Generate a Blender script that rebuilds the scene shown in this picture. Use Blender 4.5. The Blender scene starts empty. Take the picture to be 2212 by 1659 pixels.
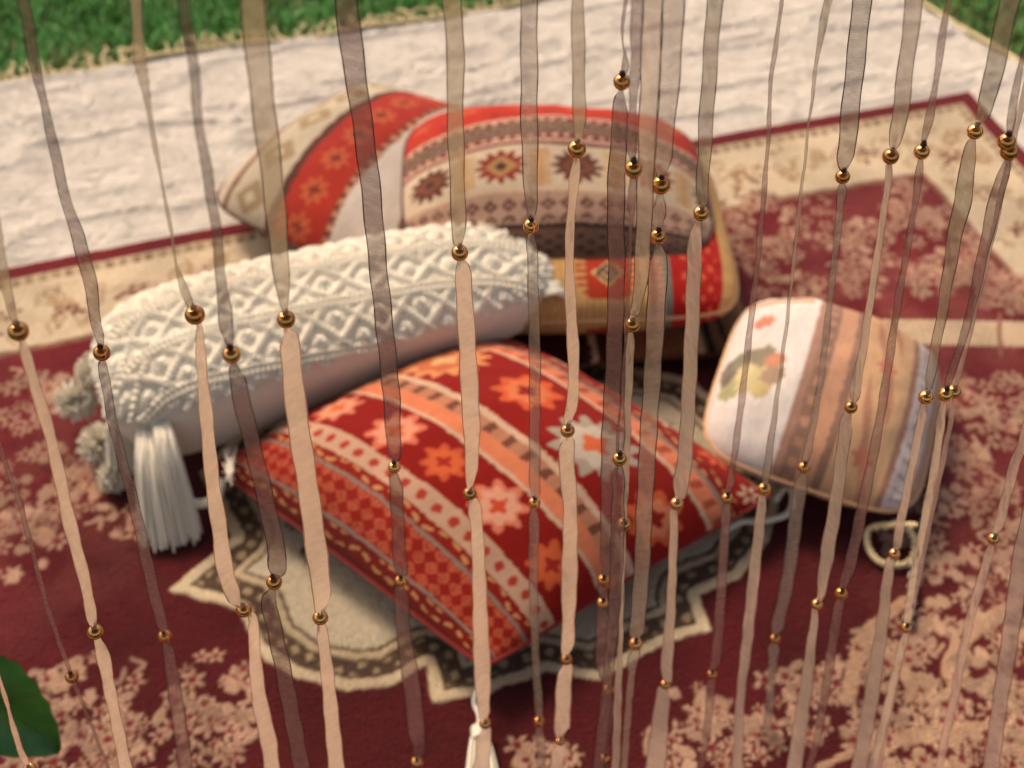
import bpy, math, random
import numpy as np
from mathutils import Vector, Matrix

random.seed(7)
RNG = np.random.default_rng(11)
SC = bpy.context.scene
COL = SC.collection
PI = math.pi

# ------------------------------------------------------------------ camera, sky, sun, exposure
CAM_H, PITCH = 1.45, math.radians(45)
FPX, PX, PY = 3000.0, 1106.0, 829.5            # focal length and centre in photograph units (2212 wide)
cd = bpy.data.cameras.new('camera')
cam = bpy.data.objects.new('camera', cd)
COL.objects.link(cam)
cam.location = (0, 0, CAM_H)
cam.rotation_euler = (PI / 2 - PITCH, 0, 0)
cd.sensor_width = 36.0
cd.lens = 36.0 * FPX / 2212.0
cd.clip_start, cd.clip_end = 0.02, 400.0
cd.dof.use_dof = True
cd.dof.focus_distance = 1.0
cd.dof.aperture_fstop = 5.5
cd.dof.aperture_blades = 7
SC.camera = cam

SUN_EL, SUN_AZ = math.radians(52), math.radians(-40)   # azimuth measured from +Y towards +X
wd = bpy.data.worlds.new('World')
SC.world = wd
wd.use_nodes = True
wn = wd.node_tree.nodes
wl = wd.node_tree.links
bg = wn['Background']
sky = wn.new('ShaderNodeTexSky')
sky.sky_type = 'NISHITA'
sky.sun_disc = False
sky.sun_elevation = SUN_EL
sky.sun_rotation = SUN_AZ
sky.air_density = 1.0
sky.dust_density = 4.0
sky.ozone_density = 0.6
wl.new(sky.outputs[0], bg.inputs['Color'])
bg.inputs['Strength'].default_value = 0.12
sd = bpy.data.lights.new('sun', 'SUN')
sd.energy = 1.5
sd.angle = math.radians(16)
sd.color = (1.0, 0.93, 0.84)
sun = bpy.data.objects.new('sun', sd)
COL.objects.link(sun)
sun.location = (-2, 4, 6)
sv = Vector((math.sin(SUN_AZ) * math.cos(SUN_EL), math.cos(SUN_AZ) * math.cos(SUN_EL), math.sin(SUN_EL)))
sun.rotation_euler = sv.to_track_quat('Z', 'Y').to_euler()
SC.view_settings.view_transform = 'Standard'
SC.view_settings.look = 'None'
SC.view_settings.gamma = 1.0
SC.view_settings.exposure = 0.75
SC.view_settings.use_white_balance = True
SC.view_settings.white_balance_temperature = 8000
SC.view_settings.white_balance_tint = 14
SC.render.engine = 'CYCLES'
SC.cycles.use_denoising = True
SC.cycles.transparent_max_bounces = 24
SC.cycles.max_bounces = 10


# ------------------------------------------------------------------ helpers
def ray(px, py):
    u, v = px - PX, py - PY
    return np.array([u, FPX * math.cos(PITCH) - v * math.sin(PITCH), -FPX * math.sin(PITCH) - v * math.cos(PITCH)])


def W(px, py, z=0.0):                            # place a landmark on the level z
    d = ray(px, py)
    return np.array([0, 0, CAM_H]) + d * ((z - CAM_H) / d[2])


def V(px, py, y):                                # place a landmark on the upright plane at distance y
    d = ray(px, py)
    return np.array([0, 0, CAM_H]) + d * (y / d[1])


def depth(p):
    return p[1] * math.cos(PITCH) + (CAM_H - p[2]) * math.sin(PITCH)


def C(r, g, b):                                  # 0-255 to linear
    o = []
    for c in (r, g, b):
        c /= 255.0
        o.append(c / 12.92 if c <= 0.04045 else ((c + 0.055) / 1.055) ** 2.4)
    return np.array(o)


def tag(o, label=None, cat=None, group=None, kind=None):
    if label: o['label'] = label
    if cat: o['category'] = cat
    if group: o['group'] = group
    if kind: o['kind'] = kind
    return o


def empty(name, loc=(0, 0, 0), rot=(0, 0, 0)):
    o = bpy.data.objects.new(name, None)
    COL.objects.link(o)
    o.empty_display_size = 0.03
    o.location = loc
    o.rotation_euler = rot
    return o


def mesh(name, verts, faces, mat, parent=None, cols=None, uvs=None, smooth=True):
    me = bpy.data.meshes.new(name)
    verts = np.asarray(verts, dtype=np.float32)
    if isinstance(faces, np.ndarray):
        k = faces.shape[1]
        nf = len(faces)
        me.vertices.add(len(verts))
        me.vertices.foreach_set('co', verts.ravel())
        me.loops.add(nf * k)
        me.loops.foreach_set('vertex_index', faces.astype(np.int32).ravel())
        me.polygons.add(nf)
        me.polygons.foreach_set('loop_start', np.arange(0, nf * k, k, dtype=np.int32))
        me.update(calc_edges=True)
    else:
        me.from_pydata(verts.tolist(), [], faces)
        me.update()
    me.polygons.foreach_set('use_smooth', [smooth] * len(me.polygons))
    if cols is not None:
        a = me.attributes.new('Col', 'FLOAT_COLOR', 'POINT')
        c4 = np.ones((len(verts), 4), dtype=np.float32)
        c4[:, :3] = np.clip(cols, 0, 1)
        a.data.foreach_set('color', c4.ravel())
    if uvs is not None:
        ul = me.uv_layers.new(name='UVMap')
        li = np.zeros(len(me.loops), dtype=np.int32)
        me.loops.foreach_get('vertex_index', li)
        ul.data.foreach_set('uv', np.asarray(uvs, dtype=np.float32)[li].ravel())
    me.materials.append(mat)
    o = bpy.data.objects.new(name, me)
    COL.objects.link(o)
    if parent: o.parent = parent
    return o


def grid_faces(nu, nv, closed_u=False):
    iu = np.arange(nu if closed_u else nu - 1)
    iv = np.arange(nv - 1)
    a, b = np.meshgrid(iu, iv, indexing='ij')
    a2 = (a + 1) % nu
    return np.stack([a * nv + b, a2 * nv + b, a2 * nv + b + 1, a * nv + b + 1], -1).reshape(-1, 4)


def crom(pts, n):                                # smooth curve through points
    P = np.asarray(pts, float)
    P = np.vstack([2 * P[0] - P[1], P, 2 * P[-1] - P[-2]])
    out = []
    for i in range(1, len(P) - 2):
        for k in range(n):
            t = k / n
            out.append(0.5 * ((2 * P[i]) + (P[i + 1] - P[i - 1]) * t + (2 * P[i - 1] - 5 * P[i] + 4 * P[i + 1] - P[i + 2]) * t * t
                              + (-P[i - 1] + 3 * P[i] - 3 * P[i + 1] + P[i + 2]) * t ** 3))
    out.append(P[-2])
    return np.array(out)


def tube(path, rad, ns=6, closed=False):
    P = np.asarray(path, float)
    n = len(P)
    R = np.broadcast_to(np.asarray(rad, float), (n,))
    T = np.roll(P, -1, 0) - np.roll(P, 1, 0) if closed else np.gradient(P, axis=0)
    T /= np.linalg.norm(T, axis=1)[:, None] + 1e-12
    up = np.array([0.13, 0.21, 0.97])
    N = np.cross(T, up)
    bad = np.linalg.norm(N, axis=1) < 0.15
    N[bad] = np.cross(T[bad], np.array([0.97, 0.2, 0.1]))
    N /= np.linalg.norm(N, axis=1)[:, None] + 1e-12
    B = np.cross(T, N)
    a = np.arange(ns) * 2 * PI / ns
    v = P[:, None, :] + R[:, None, None] * (np.cos(a)[None, :, None] * N[:, None, :] + np.sin(a)[None, :, None] * B[:, None, :])
    v = v.reshape(-1, 3)
    f = []
    for i in range(n if closed else n - 1):
        j = (i + 1) % n
        for k in range(ns):
            l = (k + 1) % ns
            f.append((i * ns + k, i * ns + l, j * ns + l, j * ns + k))
    f = np.array(f)
    return v, f


def join(parts):
    vs, fs, o = [], [], 0
    for v, f in parts:
        vs.append(v); fs.append(np.asarray(f) + o); o += len(v)
    return np.vstack(vs), np.vstack(fs)


def vnoise(x, y, scale, seed=0):                 # smooth value noise, 0..1
    r = np.random.default_rng(seed)
    t = r.random((64, 64))
    x = np.asarray(x) * scale; y = np.asarray(y) * scale
    xi = np.floor(x).astype(int); yi = np.floor(y).astype(int)
    fx = x - xi; fy = y - yi
    fx = fx * fx * (3 - 2 * fx); fy = fy * fy * (3 - 2 * fy)
    g = lambda a, b: t[a % 64, b % 64]
    return (g(xi, yi) * (1 - fx) + g(xi + 1, yi) * fx) * (1 - fy) + (g(xi, yi + 1) * (1 - fx) + g(xi + 1, yi + 1) * fx) * fy


def fbm(x, y, scale, seed=0, oct=4):
    s = 0; a = 0.5; n = 0
    for k in range(oct):
        s = s + a * vnoise(x, y, scale * 2 ** k, seed + k); n += a; a *= 0.5
    return s / n


# ------------------------------------------------------------------ materials
def new_mat(name):
    m = bpy.data.materials.new(name)
    m.use_nodes = True
    nt = m.node_tree
    return m, nt, nt.nodes, nt.links, nt.nodes['Principled BSDF']


def cloth(name, col=None, nscale=500, bump=0.35, dist=0.0015, rough=0.92, sheen=0.25, var=0.22, weave=0.0, big=6.0):
    m, nt, N, L, p = new_mat(name)
    tc = N.new('ShaderNodeTexCoord')
    if col is None:
        at = N.new('ShaderNodeAttribute'); at.attribute_name = 'Col'
        src = at.outputs['Color']
    else:
        rgb = N.new('ShaderNodeRGB'); rgb.outputs[0].default_value = (*col, 1)
        src = rgb.outputs[0]
    n1 = N.new('ShaderNodeTexNoise'); n1.inputs['Scale'].default_value = nscale; n1.inputs['Detail'].default_value = 3
    n2 = N.new('ShaderNodeTexNoise'); n2.inputs['Scale'].default_value = big; n2.inputs['Detail'].default_value = 5
    L.new(tc.outputs['Object'], n1.inputs['Vector']); L.new(tc.outputs['Object'], n2.inputs['Vector'])
    mx = N.new('ShaderNodeMath'); mx.operation = 'ADD'
    L.new(n1.outputs['Fac'], mx.inputs[0]); L.new(n2.outputs['Fac'], mx.inputs[1])
    mr = N.new('ShaderNodeMapRange')
    mr.inputs['From Min'].default_value = 0.6; mr.inputs['From Max'].default_value = 1.4
    mr.inputs['To Min'].default_value = 1 - var; mr.inputs['To Max'].default_value = 1 + var * 0.6
    L.new(mx.outputs[0], mr.inputs['Value'])
    vm = N.new('ShaderNodeVectorMath'); vm.operation = 'SCALE'
    L.new(src, vm.inputs[0]); L.new(mr.outputs[0], vm.inputs['Scale'])
    L.new(vm.outputs[0], p.inputs['Base Color'])
    p.inputs['Roughness'].default_value = rough
    p.inputs['Specular IOR Level'].default_value = 0.15
    p.inputs['Sheen Weight'].default_value = sheen
    p.inputs['Sheen Roughness'].default_value = 0.5
    h = n1.outputs['Fac']
    if weave:
        w1 = N.new('ShaderNodeTexWave'); w1.bands_direction = 'X'; w1.inputs['Scale'].default_value = weave
        w2 = N.new('ShaderNodeTexWave'); w2.bands_direction = 'Y'; w2.inputs['Scale'].default_value = weave
        for w in (w1, w2):
            w.inputs['Distortion'].default_value = 0.6
            L.new(tc.outputs['Object'], w.inputs['Vector'])
        ad = N.new('ShaderNodeMath'); ad.operation = 'ADD'
        L.new(w1.outputs['Fac'], ad.inputs[0]); L.new(w2.outputs['Fac'], ad.inputs[1])
        a2 = N.new('ShaderNodeMath'); a2.operation = 'ADD'
        L.new(ad.outputs[0], a2.inputs[0]); L.new(n1.outputs['Fac'], a2.inputs[1])
        h = a2.outputs[0]
    b = N.new('ShaderNodeBump'); b.inputs['Strength'].default_value = bump; b.inputs['Distance'].default_value = dist
    L.new(h, b.inputs['Height']); L.new(b.outputs[0], p.inputs['Normal'])
    return m


def organza(name, col, edge, alpha, gloss=0.25):
    m, nt, N, L, p = new_mat(name)
    N.remove(p)
    out = N['Material Output']
    uv = N.new('ShaderNodeUVMap'); uv.uv_map = 'UVMap'
    sx = N.new('ShaderNodeSeparateXYZ'); L.new(uv.outputs[0], sx.inputs[0])
    a = N.new('ShaderNodeMath'); a.operation = 'SUBTRACT'; L.new(sx.outputs['X'], a.inputs[0]); a.inputs[1].default_value = 0.5
    b = N.new('ShaderNodeMath'); b.operation = 'ABSOLUTE'; L.new(a.outputs[0], b.inputs[0])
    e = N.new('ShaderNodeMapRange'); L.new(b.outputs[0], e.inputs['Value'])
    e.inputs['From Min'].default_value = 0.435; e.inputs['From Max'].default_value = 0.45
    # faint cross threads and slubs
    wv = N.new('ShaderNodeTexWave'); wv.bands_direction = 'Y'; wv.inputs['Scale'].default_value = 260; wv.inputs['Distortion'].default_value = 1.5
    L.new(uv.outputs[0], wv.inputs['Vector'])
    ns = N.new('ShaderNodeTexNoise'); ns.inputs['Scale'].default_value = 170; ns.inputs['Detail'].default_value = 4
    mp = N.new('ShaderNodeMapping'); mp.inputs['Scale'].default_value = (0.006, 1.0, 1.0)
    L.new(uv.outputs[0], mp.inputs['Vector']); L.new(mp.outputs[0], ns.inputs['Vector'])
    s1 = N.new('ShaderNodeMapRange'); L.new(ns.outputs['Fac'], s1.inputs['Value'])
    s1.inputs['From Min'].default_value = 0.3; s1.inputs['From Max'].default_value = 0.7
    s1.inputs['To Min'].default_value = alpha - 0.07; s1.inputs['To Max'].default_value = min(alpha + 0.07, 0.97)
    s2 = N.new('ShaderNodeMapRange'); L.new(wv.outputs['Fac'], s2.inputs['Value'])
    s2.inputs['To Min'].default_value = -0.05; s2.inputs['To Max'].default_value = 0.05
    al = N.new('ShaderNodeMath'); al.operation = 'ADD'; L.new(s1.outputs[0], al.inputs[0]); L.new(s2.outputs[0], al.inputs[1])
    am = N.new('ShaderNodeMix'); L.new(e.outputs[0], am.inputs['Factor']); L.new(al.outputs[0], am.inputs[2]); am.inputs[3].default_value = 1.0
    cm = N.new('ShaderNodeMix'); cm.data_type = 'RGBA'
    L.new(e.outputs[0], cm.inputs['Factor']); cm.inputs[6].default_value = (*col, 1); cm.inputs[7].default_value = (*edge, 1)
    bp = N.new('ShaderNodeBump'); bp.inputs['Strength'].default_value = 0.6; bp.inputs['Distance'].default_value = 0.0015
    L.new(ns.outputs['Fac'], bp.inputs['Height'])
    d = N.new('ShaderNodeBsdfDiffuse'); L.new(cm.outputs[2], d.inputs['Color']); L.new(bp.outputs[0], d.inputs['Normal'])
    t = N.new('ShaderNodeBsdfTranslucent'); L.new(cm.outputs[2], t.inputs['Color'])
    g = N.new('ShaderNodeBsdfGlossy'); g.inputs['Roughness'].default_value = 0.45; g.inputs['Color'].default_value = (0.8, 0.75, 0.7, 1); L.new(bp.outputs[0], g.inputs['Normal'])
    m1 = N.new('ShaderNodeMixShader'); m1.inputs['Fac'].default_value = 0.45
    L.new(d.outputs[0], m1.inputs[1]); L.new(t.outputs[0], m1.inputs[2])
    m0 = N.new('ShaderNodeMixShader'); m0.inputs['Fac'].default_value = 0.10
    L.new(m1.outputs[0], m0.inputs[1]); L.new(g.outputs[0], m0.inputs[2])
    tr = N.new('ShaderNodeBsdfTransparent')
    m2 = N.new('ShaderNodeMixShader')
    L.new(am.outputs[0], m2.inputs['Fac']); L.new(tr.outputs[0], m2.inputs[1]); L.new(m0.outputs[0], m2.inputs[2])
    L.new(m2.outputs[0], out.inputs['Surface'])
    return m


def simple(name, col, rough=0.6, metal=0.0, spec=0.4):
    m, nt, N, L, p = new_mat(name)
    p.inputs['Base Color'].default_value = (*col, 1)
    p.inputs['Roughness'].default_value = rough
    p.inputs['Metallic'].default_value = metal
    p.inputs['Specular IOR Level'].default_value = spec
    return m


M = {}
M['rug'] = cloth('rug_pile', None, 300, 1.0, 0.008, 0.97, 0.03, 0.34)
M['kilim'] = cloth('kilim_weave', None, 700, 0.5, 0.0015, 0.92, 0.05, 0.22, weave=160)
M['blanket'] = cloth('blanket_cotton', C(212, 203, 190), 330, 0.9, 0.005, 0.95, 0.2, 0.16, weave=0)
M['fringe'] = cloth('fringe_cotton', C(228, 205, 160), 900, 0.5, 0.001, 0.9, 0.2, 0.2)
M['white'] = cloth('white_cotton', C(228, 212, 192), 900, 0.25, 0.0006, 0.9, 0.15, 0.08, weave=300)
M['yarn'] = cloth('white_yarn', C(230, 222, 204), 900, 0.6, 0.001, 0.9, 0.25, 0.14)
M['cord_bw'] = cloth('twisted_cord', None, 900, 0.4, 0.001, 0.9, 0.2, 0.1)
M['pipe_red'] = cloth('red_piping', C(120, 30, 22), 900, 0.4, 0.001)
M['pipe_tan'] = cloth('tan_piping', C(206, 160, 120), 900, 0.4, 0.001)
M['pipe_dark'] = cloth('dark_piping', C(88, 52, 42), 900, 0.4, 0.001)
M['canvas'] = cloth('added_canopy_canvas', C(205, 168, 138), 500, 0.3, 0.001)
M['wood'] = cloth('pole_wood', C(140, 96, 60), 60, 0.4, 0.002, 0.6, 0.0, 0.3)

m, nt, N, L, p = new_mat('copper_bead')
oi = N.new('ShaderNodeObjectInfo')
crb = N.new('ShaderNodeValToRGB'); crb.color_ramp.elements[0].color = (0.66, 0.26, 0.09, 1); crb.color_ramp.elements[1].color = (0.95, 0.46, 0.19, 1)
L.new(oi.outputs['Random'], crb.inputs[0]); L.new(crb.outputs[0], p.inputs['Base Color'])
p.inputs['Metallic'].default_value = 1.0
tc = N.new('ShaderNodeTexCoord'); nn = N.new('ShaderNodeTexNoise'); nn.inputs['Scale'].default_value = 300
L.new(tc.outputs['Object'], nn.inputs['Vector'])
mr = N.new('ShaderNodeMapRange'); mr.inputs['To Min'].default_value = 0.03; mr.inputs['To Max'].default_value = 0.26
L.new(nn.outputs['Fac'], mr.inputs['Value']); L.new(mr.outputs[0], p.inputs['Roughness'])
M['bead'] = m

# lawn soil and blades
m, nt, N, L, p = new_mat('lawn_soil')
tc = N.new('ShaderNodeTexCoord'); nn = N.new('ShaderNodeTexNoise'); nn.inputs['Scale'].default_value = 30; nn.inputs['Detail'].default_value = 8
L.new(tc.outputs['Object'], nn.inputs['Vector'])
cr = N.new('ShaderNodeValToRGB'); cr.color_ramp.elements[0].color = (0.012, 0.03, 0.008, 1); cr.color_ramp.elements[1].color = (0.05, 0.10, 0.02, 1)
L.new(nn.outputs['Fac'], cr.inputs[0]); L.new(cr.outputs[0], p.inputs['Base Color']); p.inputs['Roughness'].default_value = 0.95
M['soil'] = m
m, nt, N, L, p = new_mat('grass_blade')
at = N.new('ShaderNodeAttribute'); at.attribute_name = 'Col'
L.new(at.outputs['Color'], p.inputs['Base Color']); p.inputs['Roughness'].default_value = 0.55
p.inputs['Specular IOR Level'].default_value = 0.3
M['grass'] = m

# ------------------------------------------------------------------ ground and lawn
g = 150.0
tag(mesh('lawn', [(-g, -g, -0.02), (g, -g, -0.02), (g, g, -0.02), (-g, g, -0.02)], [(0, 1, 2, 3)], M['soil']), kind='structure')

BW = W(1985, 0)[:2]                              # right edge of the cream blanket passes here
bd2 = W(2212, 150)[:2] - BW; bd2 /= np.linalg.norm(bd2)
bd1 = np.array([-math.sqrt(1), 0]); p0 = W(0, 180)[:2]; p1 = W(1100, 10)[:2]
bd1 = (p0 - p1) / np.linalg.norm(p0 - p1)
A_ = np.array([bd1, -bd2]).T
kk = np.linalg.solve(A_, BW - p0)
BC = p0 + bd1 * kk[0]                            # far right corner of the blanket


def blanket_ab(x, y):
    d = np.stack([np.asarray(x) - BC[0], np.asarray(y) - BC[1]], -1)
    Ai = np.linalg.inv(np.array([bd1, bd2]).T)
    r = d @ Ai.T
    return r[..., 0], r[..., 1]


def wave_far(a):                                  # how the far edge wanders
    return 0.008 * np.sin(a * 7.0 + 1) + 0.006 * np.sin(a * 17.0)


n = 150000
gx = RNG.uniform(-1.9, 2.1, n); gy = RNG.uniform(1.7, 3.9, n)
a_, b_ = blanket_ab(gx, gy)
keep = ((a_ < 0.0) | (b_ < wave_far(a_) - 0.002)) & ((np.abs(gx) < gy * 0.52) | (RNG.random(n) < 0.35))
gx, gy = gx[keep], gy[keep]
n = len(gx)
hgt = RNG.uniform(0.018, 0.046, n) * (0.7 + 0.6 * vnoise(gx, gy, 9, 3))
ang = RNG.uniform(0, 2 * PI, n); lean = RNG.uniform(0.2, 1.0, n) * hgt
wdt = RNG.uniform(0.0010, 0.0022, n)
base = np.stack([gx, gy, np.full(n, -0.02)], -1)
side = np.stack([-np.sin(ang), np.cos(ang), np.zeros(n)], -1) * wdt[:, None]
ld = np.stack([np.cos(ang), np.sin(ang), np.zeros(n)], -1)
midp = base + ld * (lean * 0.35)[:, None] + np.array([0, 0, 1]) * (hgt * 0.65)[:, None]
tip = base + ld * lean[:, None] + np.array([0, 0, 1]) * hgt[:, None]
gv = np.stack([base - side, base + side, midp + side * 0.8, midp - side * 0.8, tip], 1).reshape(-1, 3)
k5 = np.arange(n)[:, None] * 5
gf = [np.hstack([k5, k5 + 1, k5 + 2]), np.hstack([k5, k5 + 2, k5 + 3]), np.hstack([k5 + 3, k5 + 2, k5 + 4])]
gf = np.stack(gf, 1).reshape(-1, 3)
t_ = RNG.random(n)[:, None]; dry = (RNG.random(n) < (0.04 + 0.30 * (vnoise(gx, gy, 6, 9) > 0.72)))[:, None]
gc = (1 - t_) * np.array([0.03, 0.15, 0.025]) + t_ * np.array([0.17, 0.50, 0.13])
gc = np.where(dry, np.array([0.24, 0.19, 0.07]), gc)
tag(mesh('grass_blades', gv, gf, M['grass'], cols=np.repeat(gc, 5, 0), smooth=False), 'short green lawn grass beyond the cream blanket', 'grass', kind='stuff')

# ------------------------------------------------------------------ cream blanket with tassels
na, nb = 620, 290
av = np.linspace(0, 2.35, na); bv = np.linspace(0, 1.15, nb)
A2, B2 = np.meshgrid(av, bv, indexing='ij')
edge_w = wave_far(A2) * np.exp(-B2 / 0.06)
re = (0.006 * np.sin(B2 * 9) + 0.003 * np.sin(B2 * 23)) * np.exp(-A2 / 0.05)
AA, BB = A2 + re, B2 + edge_w
X = BC[0] + AA * bd1[0] + BB * bd2[0]; Y = BC[1] + AA * bd1[1] + BB * bd2[1]
wz = fbm(AA * 0.45, BB * 1.6, 7, 21, 3)           # long soft folds along the blanket
wz = 1 - np.abs(2 * wz - 1)
fold = 0.009 * np.clip((wz - 0.80) / 0.20, 0, 1) ** 1.3
und = 0.010 * (fbm(AA, BB, 4, 5, 2) - 0.5)
warp = fbm(AA, BB, 12, 31, 3)
tuft = 0.0050 * (0.5 + 0.5 * np.sin((BB * 560 + 34 * warp + 16 * fbm(AA, BB, 30, 41, 2)))) * (0.35 + fbm(AA, BB, 22, 35, 2))
tuft += 0.0048 * (fbm(AA * 0.7, BB * 1.4, 90, 51, 3) - 0.5)
fl = np.exp(-np.minimum(A2, B2) / 0.015)
Z = -0.006 + fold + und * (1 - 0.6 * fl) + tuft * (1 - 0.5 * fl)
RC = W(2090, 203)[:2]
rd1 = W(0, 590)[:2] - RC; rd1 /= np.linalg.norm(rd1)
rd2 = np.array([-rd1[1], rd1[0]])
if rd2[1] > 0: rd2 = -rd2
rs_ = (X - RC[0]) * rd1[0] + (Y - RC[1]) * rd1[1]; rt_ = (X - RC[0]) * rd2[0] + (Y - RC[1]) * rd2[1]
press = np.clip((np.minimum(rs_, rt_) + 0.035) / 0.03, 0, 1)       # pressed flat by the rug's weight
Z = Z * (1 - press) + press * np.minimum(Z, -0.006)
blk = empty('cream_blanket', (BC[0], BC[1], -0.015))
tag(blk, 'cream cotton blanket with tasselled far edge, lying under the burgundy rug', 'blanket')
BO = np.array([BC[0], BC[1], -0.015])
mesh('woven_sheet', np.stack([X, Y, Z], -1).reshape(-1, 3) - BO, grid_faces(na, nb), M['blanket'], blk)


def bpos(a, b, z):
    return np.array([BC[0] + a * bd1[0] + b * bd2[0], BC[1] + a * bd1[1] + b * bd2[1], z])


path = np.array([bpos(a, wave_far(a) - 0.001, 0.002 + 0.002 * math.sin(a * 31)) for a in np.linspace(0.0, 2.3, 190)]) - BO
mesh('edging', *tube(path, 0.0034, 6), M['fringe'], blk)
path = np.array([bpos(0.006 * math.sin(b * 9) + 0.003 * math.sin(b * 23) - 0.001, b, 0.003) for b in np.linspace(0, 1.1, 90)]) - BO
mesh('edging', *tube(path, 0.0036, 6), M['fringe'], blk)
tmeshes = []
for k in range(9):
    r = np.random.default_rng(100 + k)
    ln = r.uniform(0.018, 0.042); cur = r.uniform(-1.3, 1.3); lift = r.uniform(0.004, 0.012)
    parts = []
    for s in (0, PI):
        pts = []
        for i in range(9):
            t = i / 8
            th = cur * t + 0.3 * math.sin(t * 5 + k)
            pts.append([ln * t * math.sin(th) * 0.8 + 0.0016 * math.cos(s + t * 12), ln * t * math.cos(th * 0.8) + 0.0016 * math.sin(s + t * 12) * 0.4,
                        0.002 + lift * math.sin(t * 2.4) + 0.0014 * math.sin(s + t * 12)])
        parts.append(tube(pts, np.linspace(0.0023, 0.0014, 9), 5))
    for q in range(4):
        e = np.array(pts[-1]); a = r.uniform(-1, 1)
        parts.append(tube([e, e + [0.004 * math.sin(a), 0.004, 0.001], e + [0.009 * math.sin(a * 1.3), 0.007, -0.002]], 0.0006, 4))
    v, f = join(parts)
    o = mesh('tassel', v, f, M['fringe'], blk)
    tmeshes.append(o.data)
    if k < 9: bpy.data.objects.remove(o)
a = 0.02
ti = 0
outd = -bd2
while a < 2.3:
    o = bpy.data.objects.new('tassel', tmeshes[RNG.integers(0, 9)])
    COL.objects.link(o); o.parent = blk
    pb = bpos(a, wave_far(a) - 0.002, -0.002) - BO
    o.location = pb
    ya = math.atan2(outd[1], outd[0]) - PI / 2 + RNG.uniform(-0.5, 0.5)
    o.rotation_euler = (RNG.uniform(-0.1, 0.15), 0, ya)
    sc_ = RNG.uniform(0.8, 1.25); o.scale = (sc_ * (1 if RNG.random() < 0.5 else -1), sc_, sc_)
    a += RNG.uniform(0.008, 0.024)
# loose threads along the right edge
parts = []
for b in np.arange(0.0, 1.05, 0.006):
    q = bpos(0, b, 0.001) - BO
    e = q + np.array([RNG.uniform(0.004, 0.022), RNG.uniform(-0.004, 0.008), RNG.uniform(-0.012, 0.002)])
    parts.append(tube([q, (q + e) / 2 + [0, 0, 0.003], e], 0.0007, 4))
o = mesh('loose_threads', *join(parts), M['fringe'], blk); o['kind'] = 'stuff'

# ------------------------------------------------------------------ burgundy rug
def st_of(px, py):
    q = W(px, py)[:2] - RC
    return np.array([q @ rd1, q @ rd2])


RW, RL = 2.25, 1.75
sv_ = np.concatenate([np.arange(0, 1.9, 0.0031), np.arange(1.9, RW + 0.001, 0.02)])
tv_ = np.concatenate([np.arange(0, 1.32, 0.0031), np.arange(1.32, RL + 0.001, 0.02)])
S, T = np.meshgrid(sv_, tv_, indexing='ij')
BURG = C(114, 32, 38); BURGD = C(72, 15, 17); CREAM = C(212, 190, 160); TAN = C(158, 122, 92); DKB = C(70, 48, 38); PINK = C(188, 148, 124)
rc = np.tile(BURG, S.shape + (1,)).astype(float)
de = np.minimum.reduce([S, T, RW - S, RL - T])


def paint(mask, col):
    m_ = np.clip(mask, 0, 1)[..., None]
    rc[:] = rc * (1 - m_) + np.asarray(col) * m_


def sm(x, w=0.0012):
    return np.clip(x / w + 0.5, 0, 1)


jit = 0.004 * (fbm(S, T, 40, 71, 2) - 0.5)
dj = de + jit
paint(sm(dj - 0.036), C(196, 172, 140))
alng = np.where(np.minimum(S, RW - S) < np.minimum(T, RL - T), T, S)
gd = sm(dj - 0.038) * sm(0.056 - dj) * ((np.sin(alng * 300) > -0.2) & (np.abs(np.sin((dj - 0.047) * 330 + np.sin(alng * 300))) < 0.75))
paint(gd, C(112, 80, 66))
paint(sm(dj - 0.058), CREAM)
# scrolls along the cream band
r5 = np.random.default_rng(5)


def window(cs, ct, R):
    i0, i1 = np.searchsorted(sv_, [cs - R, cs + R]); j0, j1 = np.searchsorted(tv_, [ct - R, ct + R])
    return slice(i0, i1), slice(j0, j1)


def put(sl, mask, col):
    m_ = np.clip(mask, 0, 1)[..., None]
    rc[sl] = rc[sl] * (1 - m_) + np.asarray(col) * m_


def ring(cs, ct, R, w, col):
    sl = window(cs, ct, R + 0.01)
    d = np.hypot(S[sl] - cs, T[sl] - ct)
    put(sl, sm(w / 2 - np.abs(d - R)), col)


def flower(cs, ct, R, n, rot, col, ccol=None, lob=0.35):
    sl = window(cs, ct, R * 1.4)
    ds, dt = S[sl] - cs, T[sl] - ct
    d = np.hypot(ds, dt); th = np.arctan2(dt, ds) + rot
    put(sl, sm(R * (1 - lob + lob * np.cos(n * th)) - d), col)
    if ccol is not None:
        put(sl, sm(R * 0.32 - d), ccol)


def blob(cs, ct, a, b, rot, col):
    R = max(a, b) * 1.2
    sl = window(cs, ct, R)
    ds, dt = S[sl] - cs, T[sl] - ct
    x = ds * math.cos(rot) + dt * math.sin(rot); y = -ds * math.sin(rot) + dt * math.cos(rot)
    q = np.hypot(x / a, y / b)
    put(sl, sm((1 - q) * min(a, b)), col)


def stroke(pts, w, col, n=10):
    c = crom(pts, n)
    for i in range(len(c)):
        wi = w[i * (len(w) - 1) // max(len(c) - 1, 1)] if isinstance(w, (list, tuple)) else w
        sl = window(c[i][0], c[i][1], wi)
        put(sl, sm(wi / 2 - np.hypot(S[sl] - c[i][0], T[sl] - c[i][1])), col)


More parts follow.
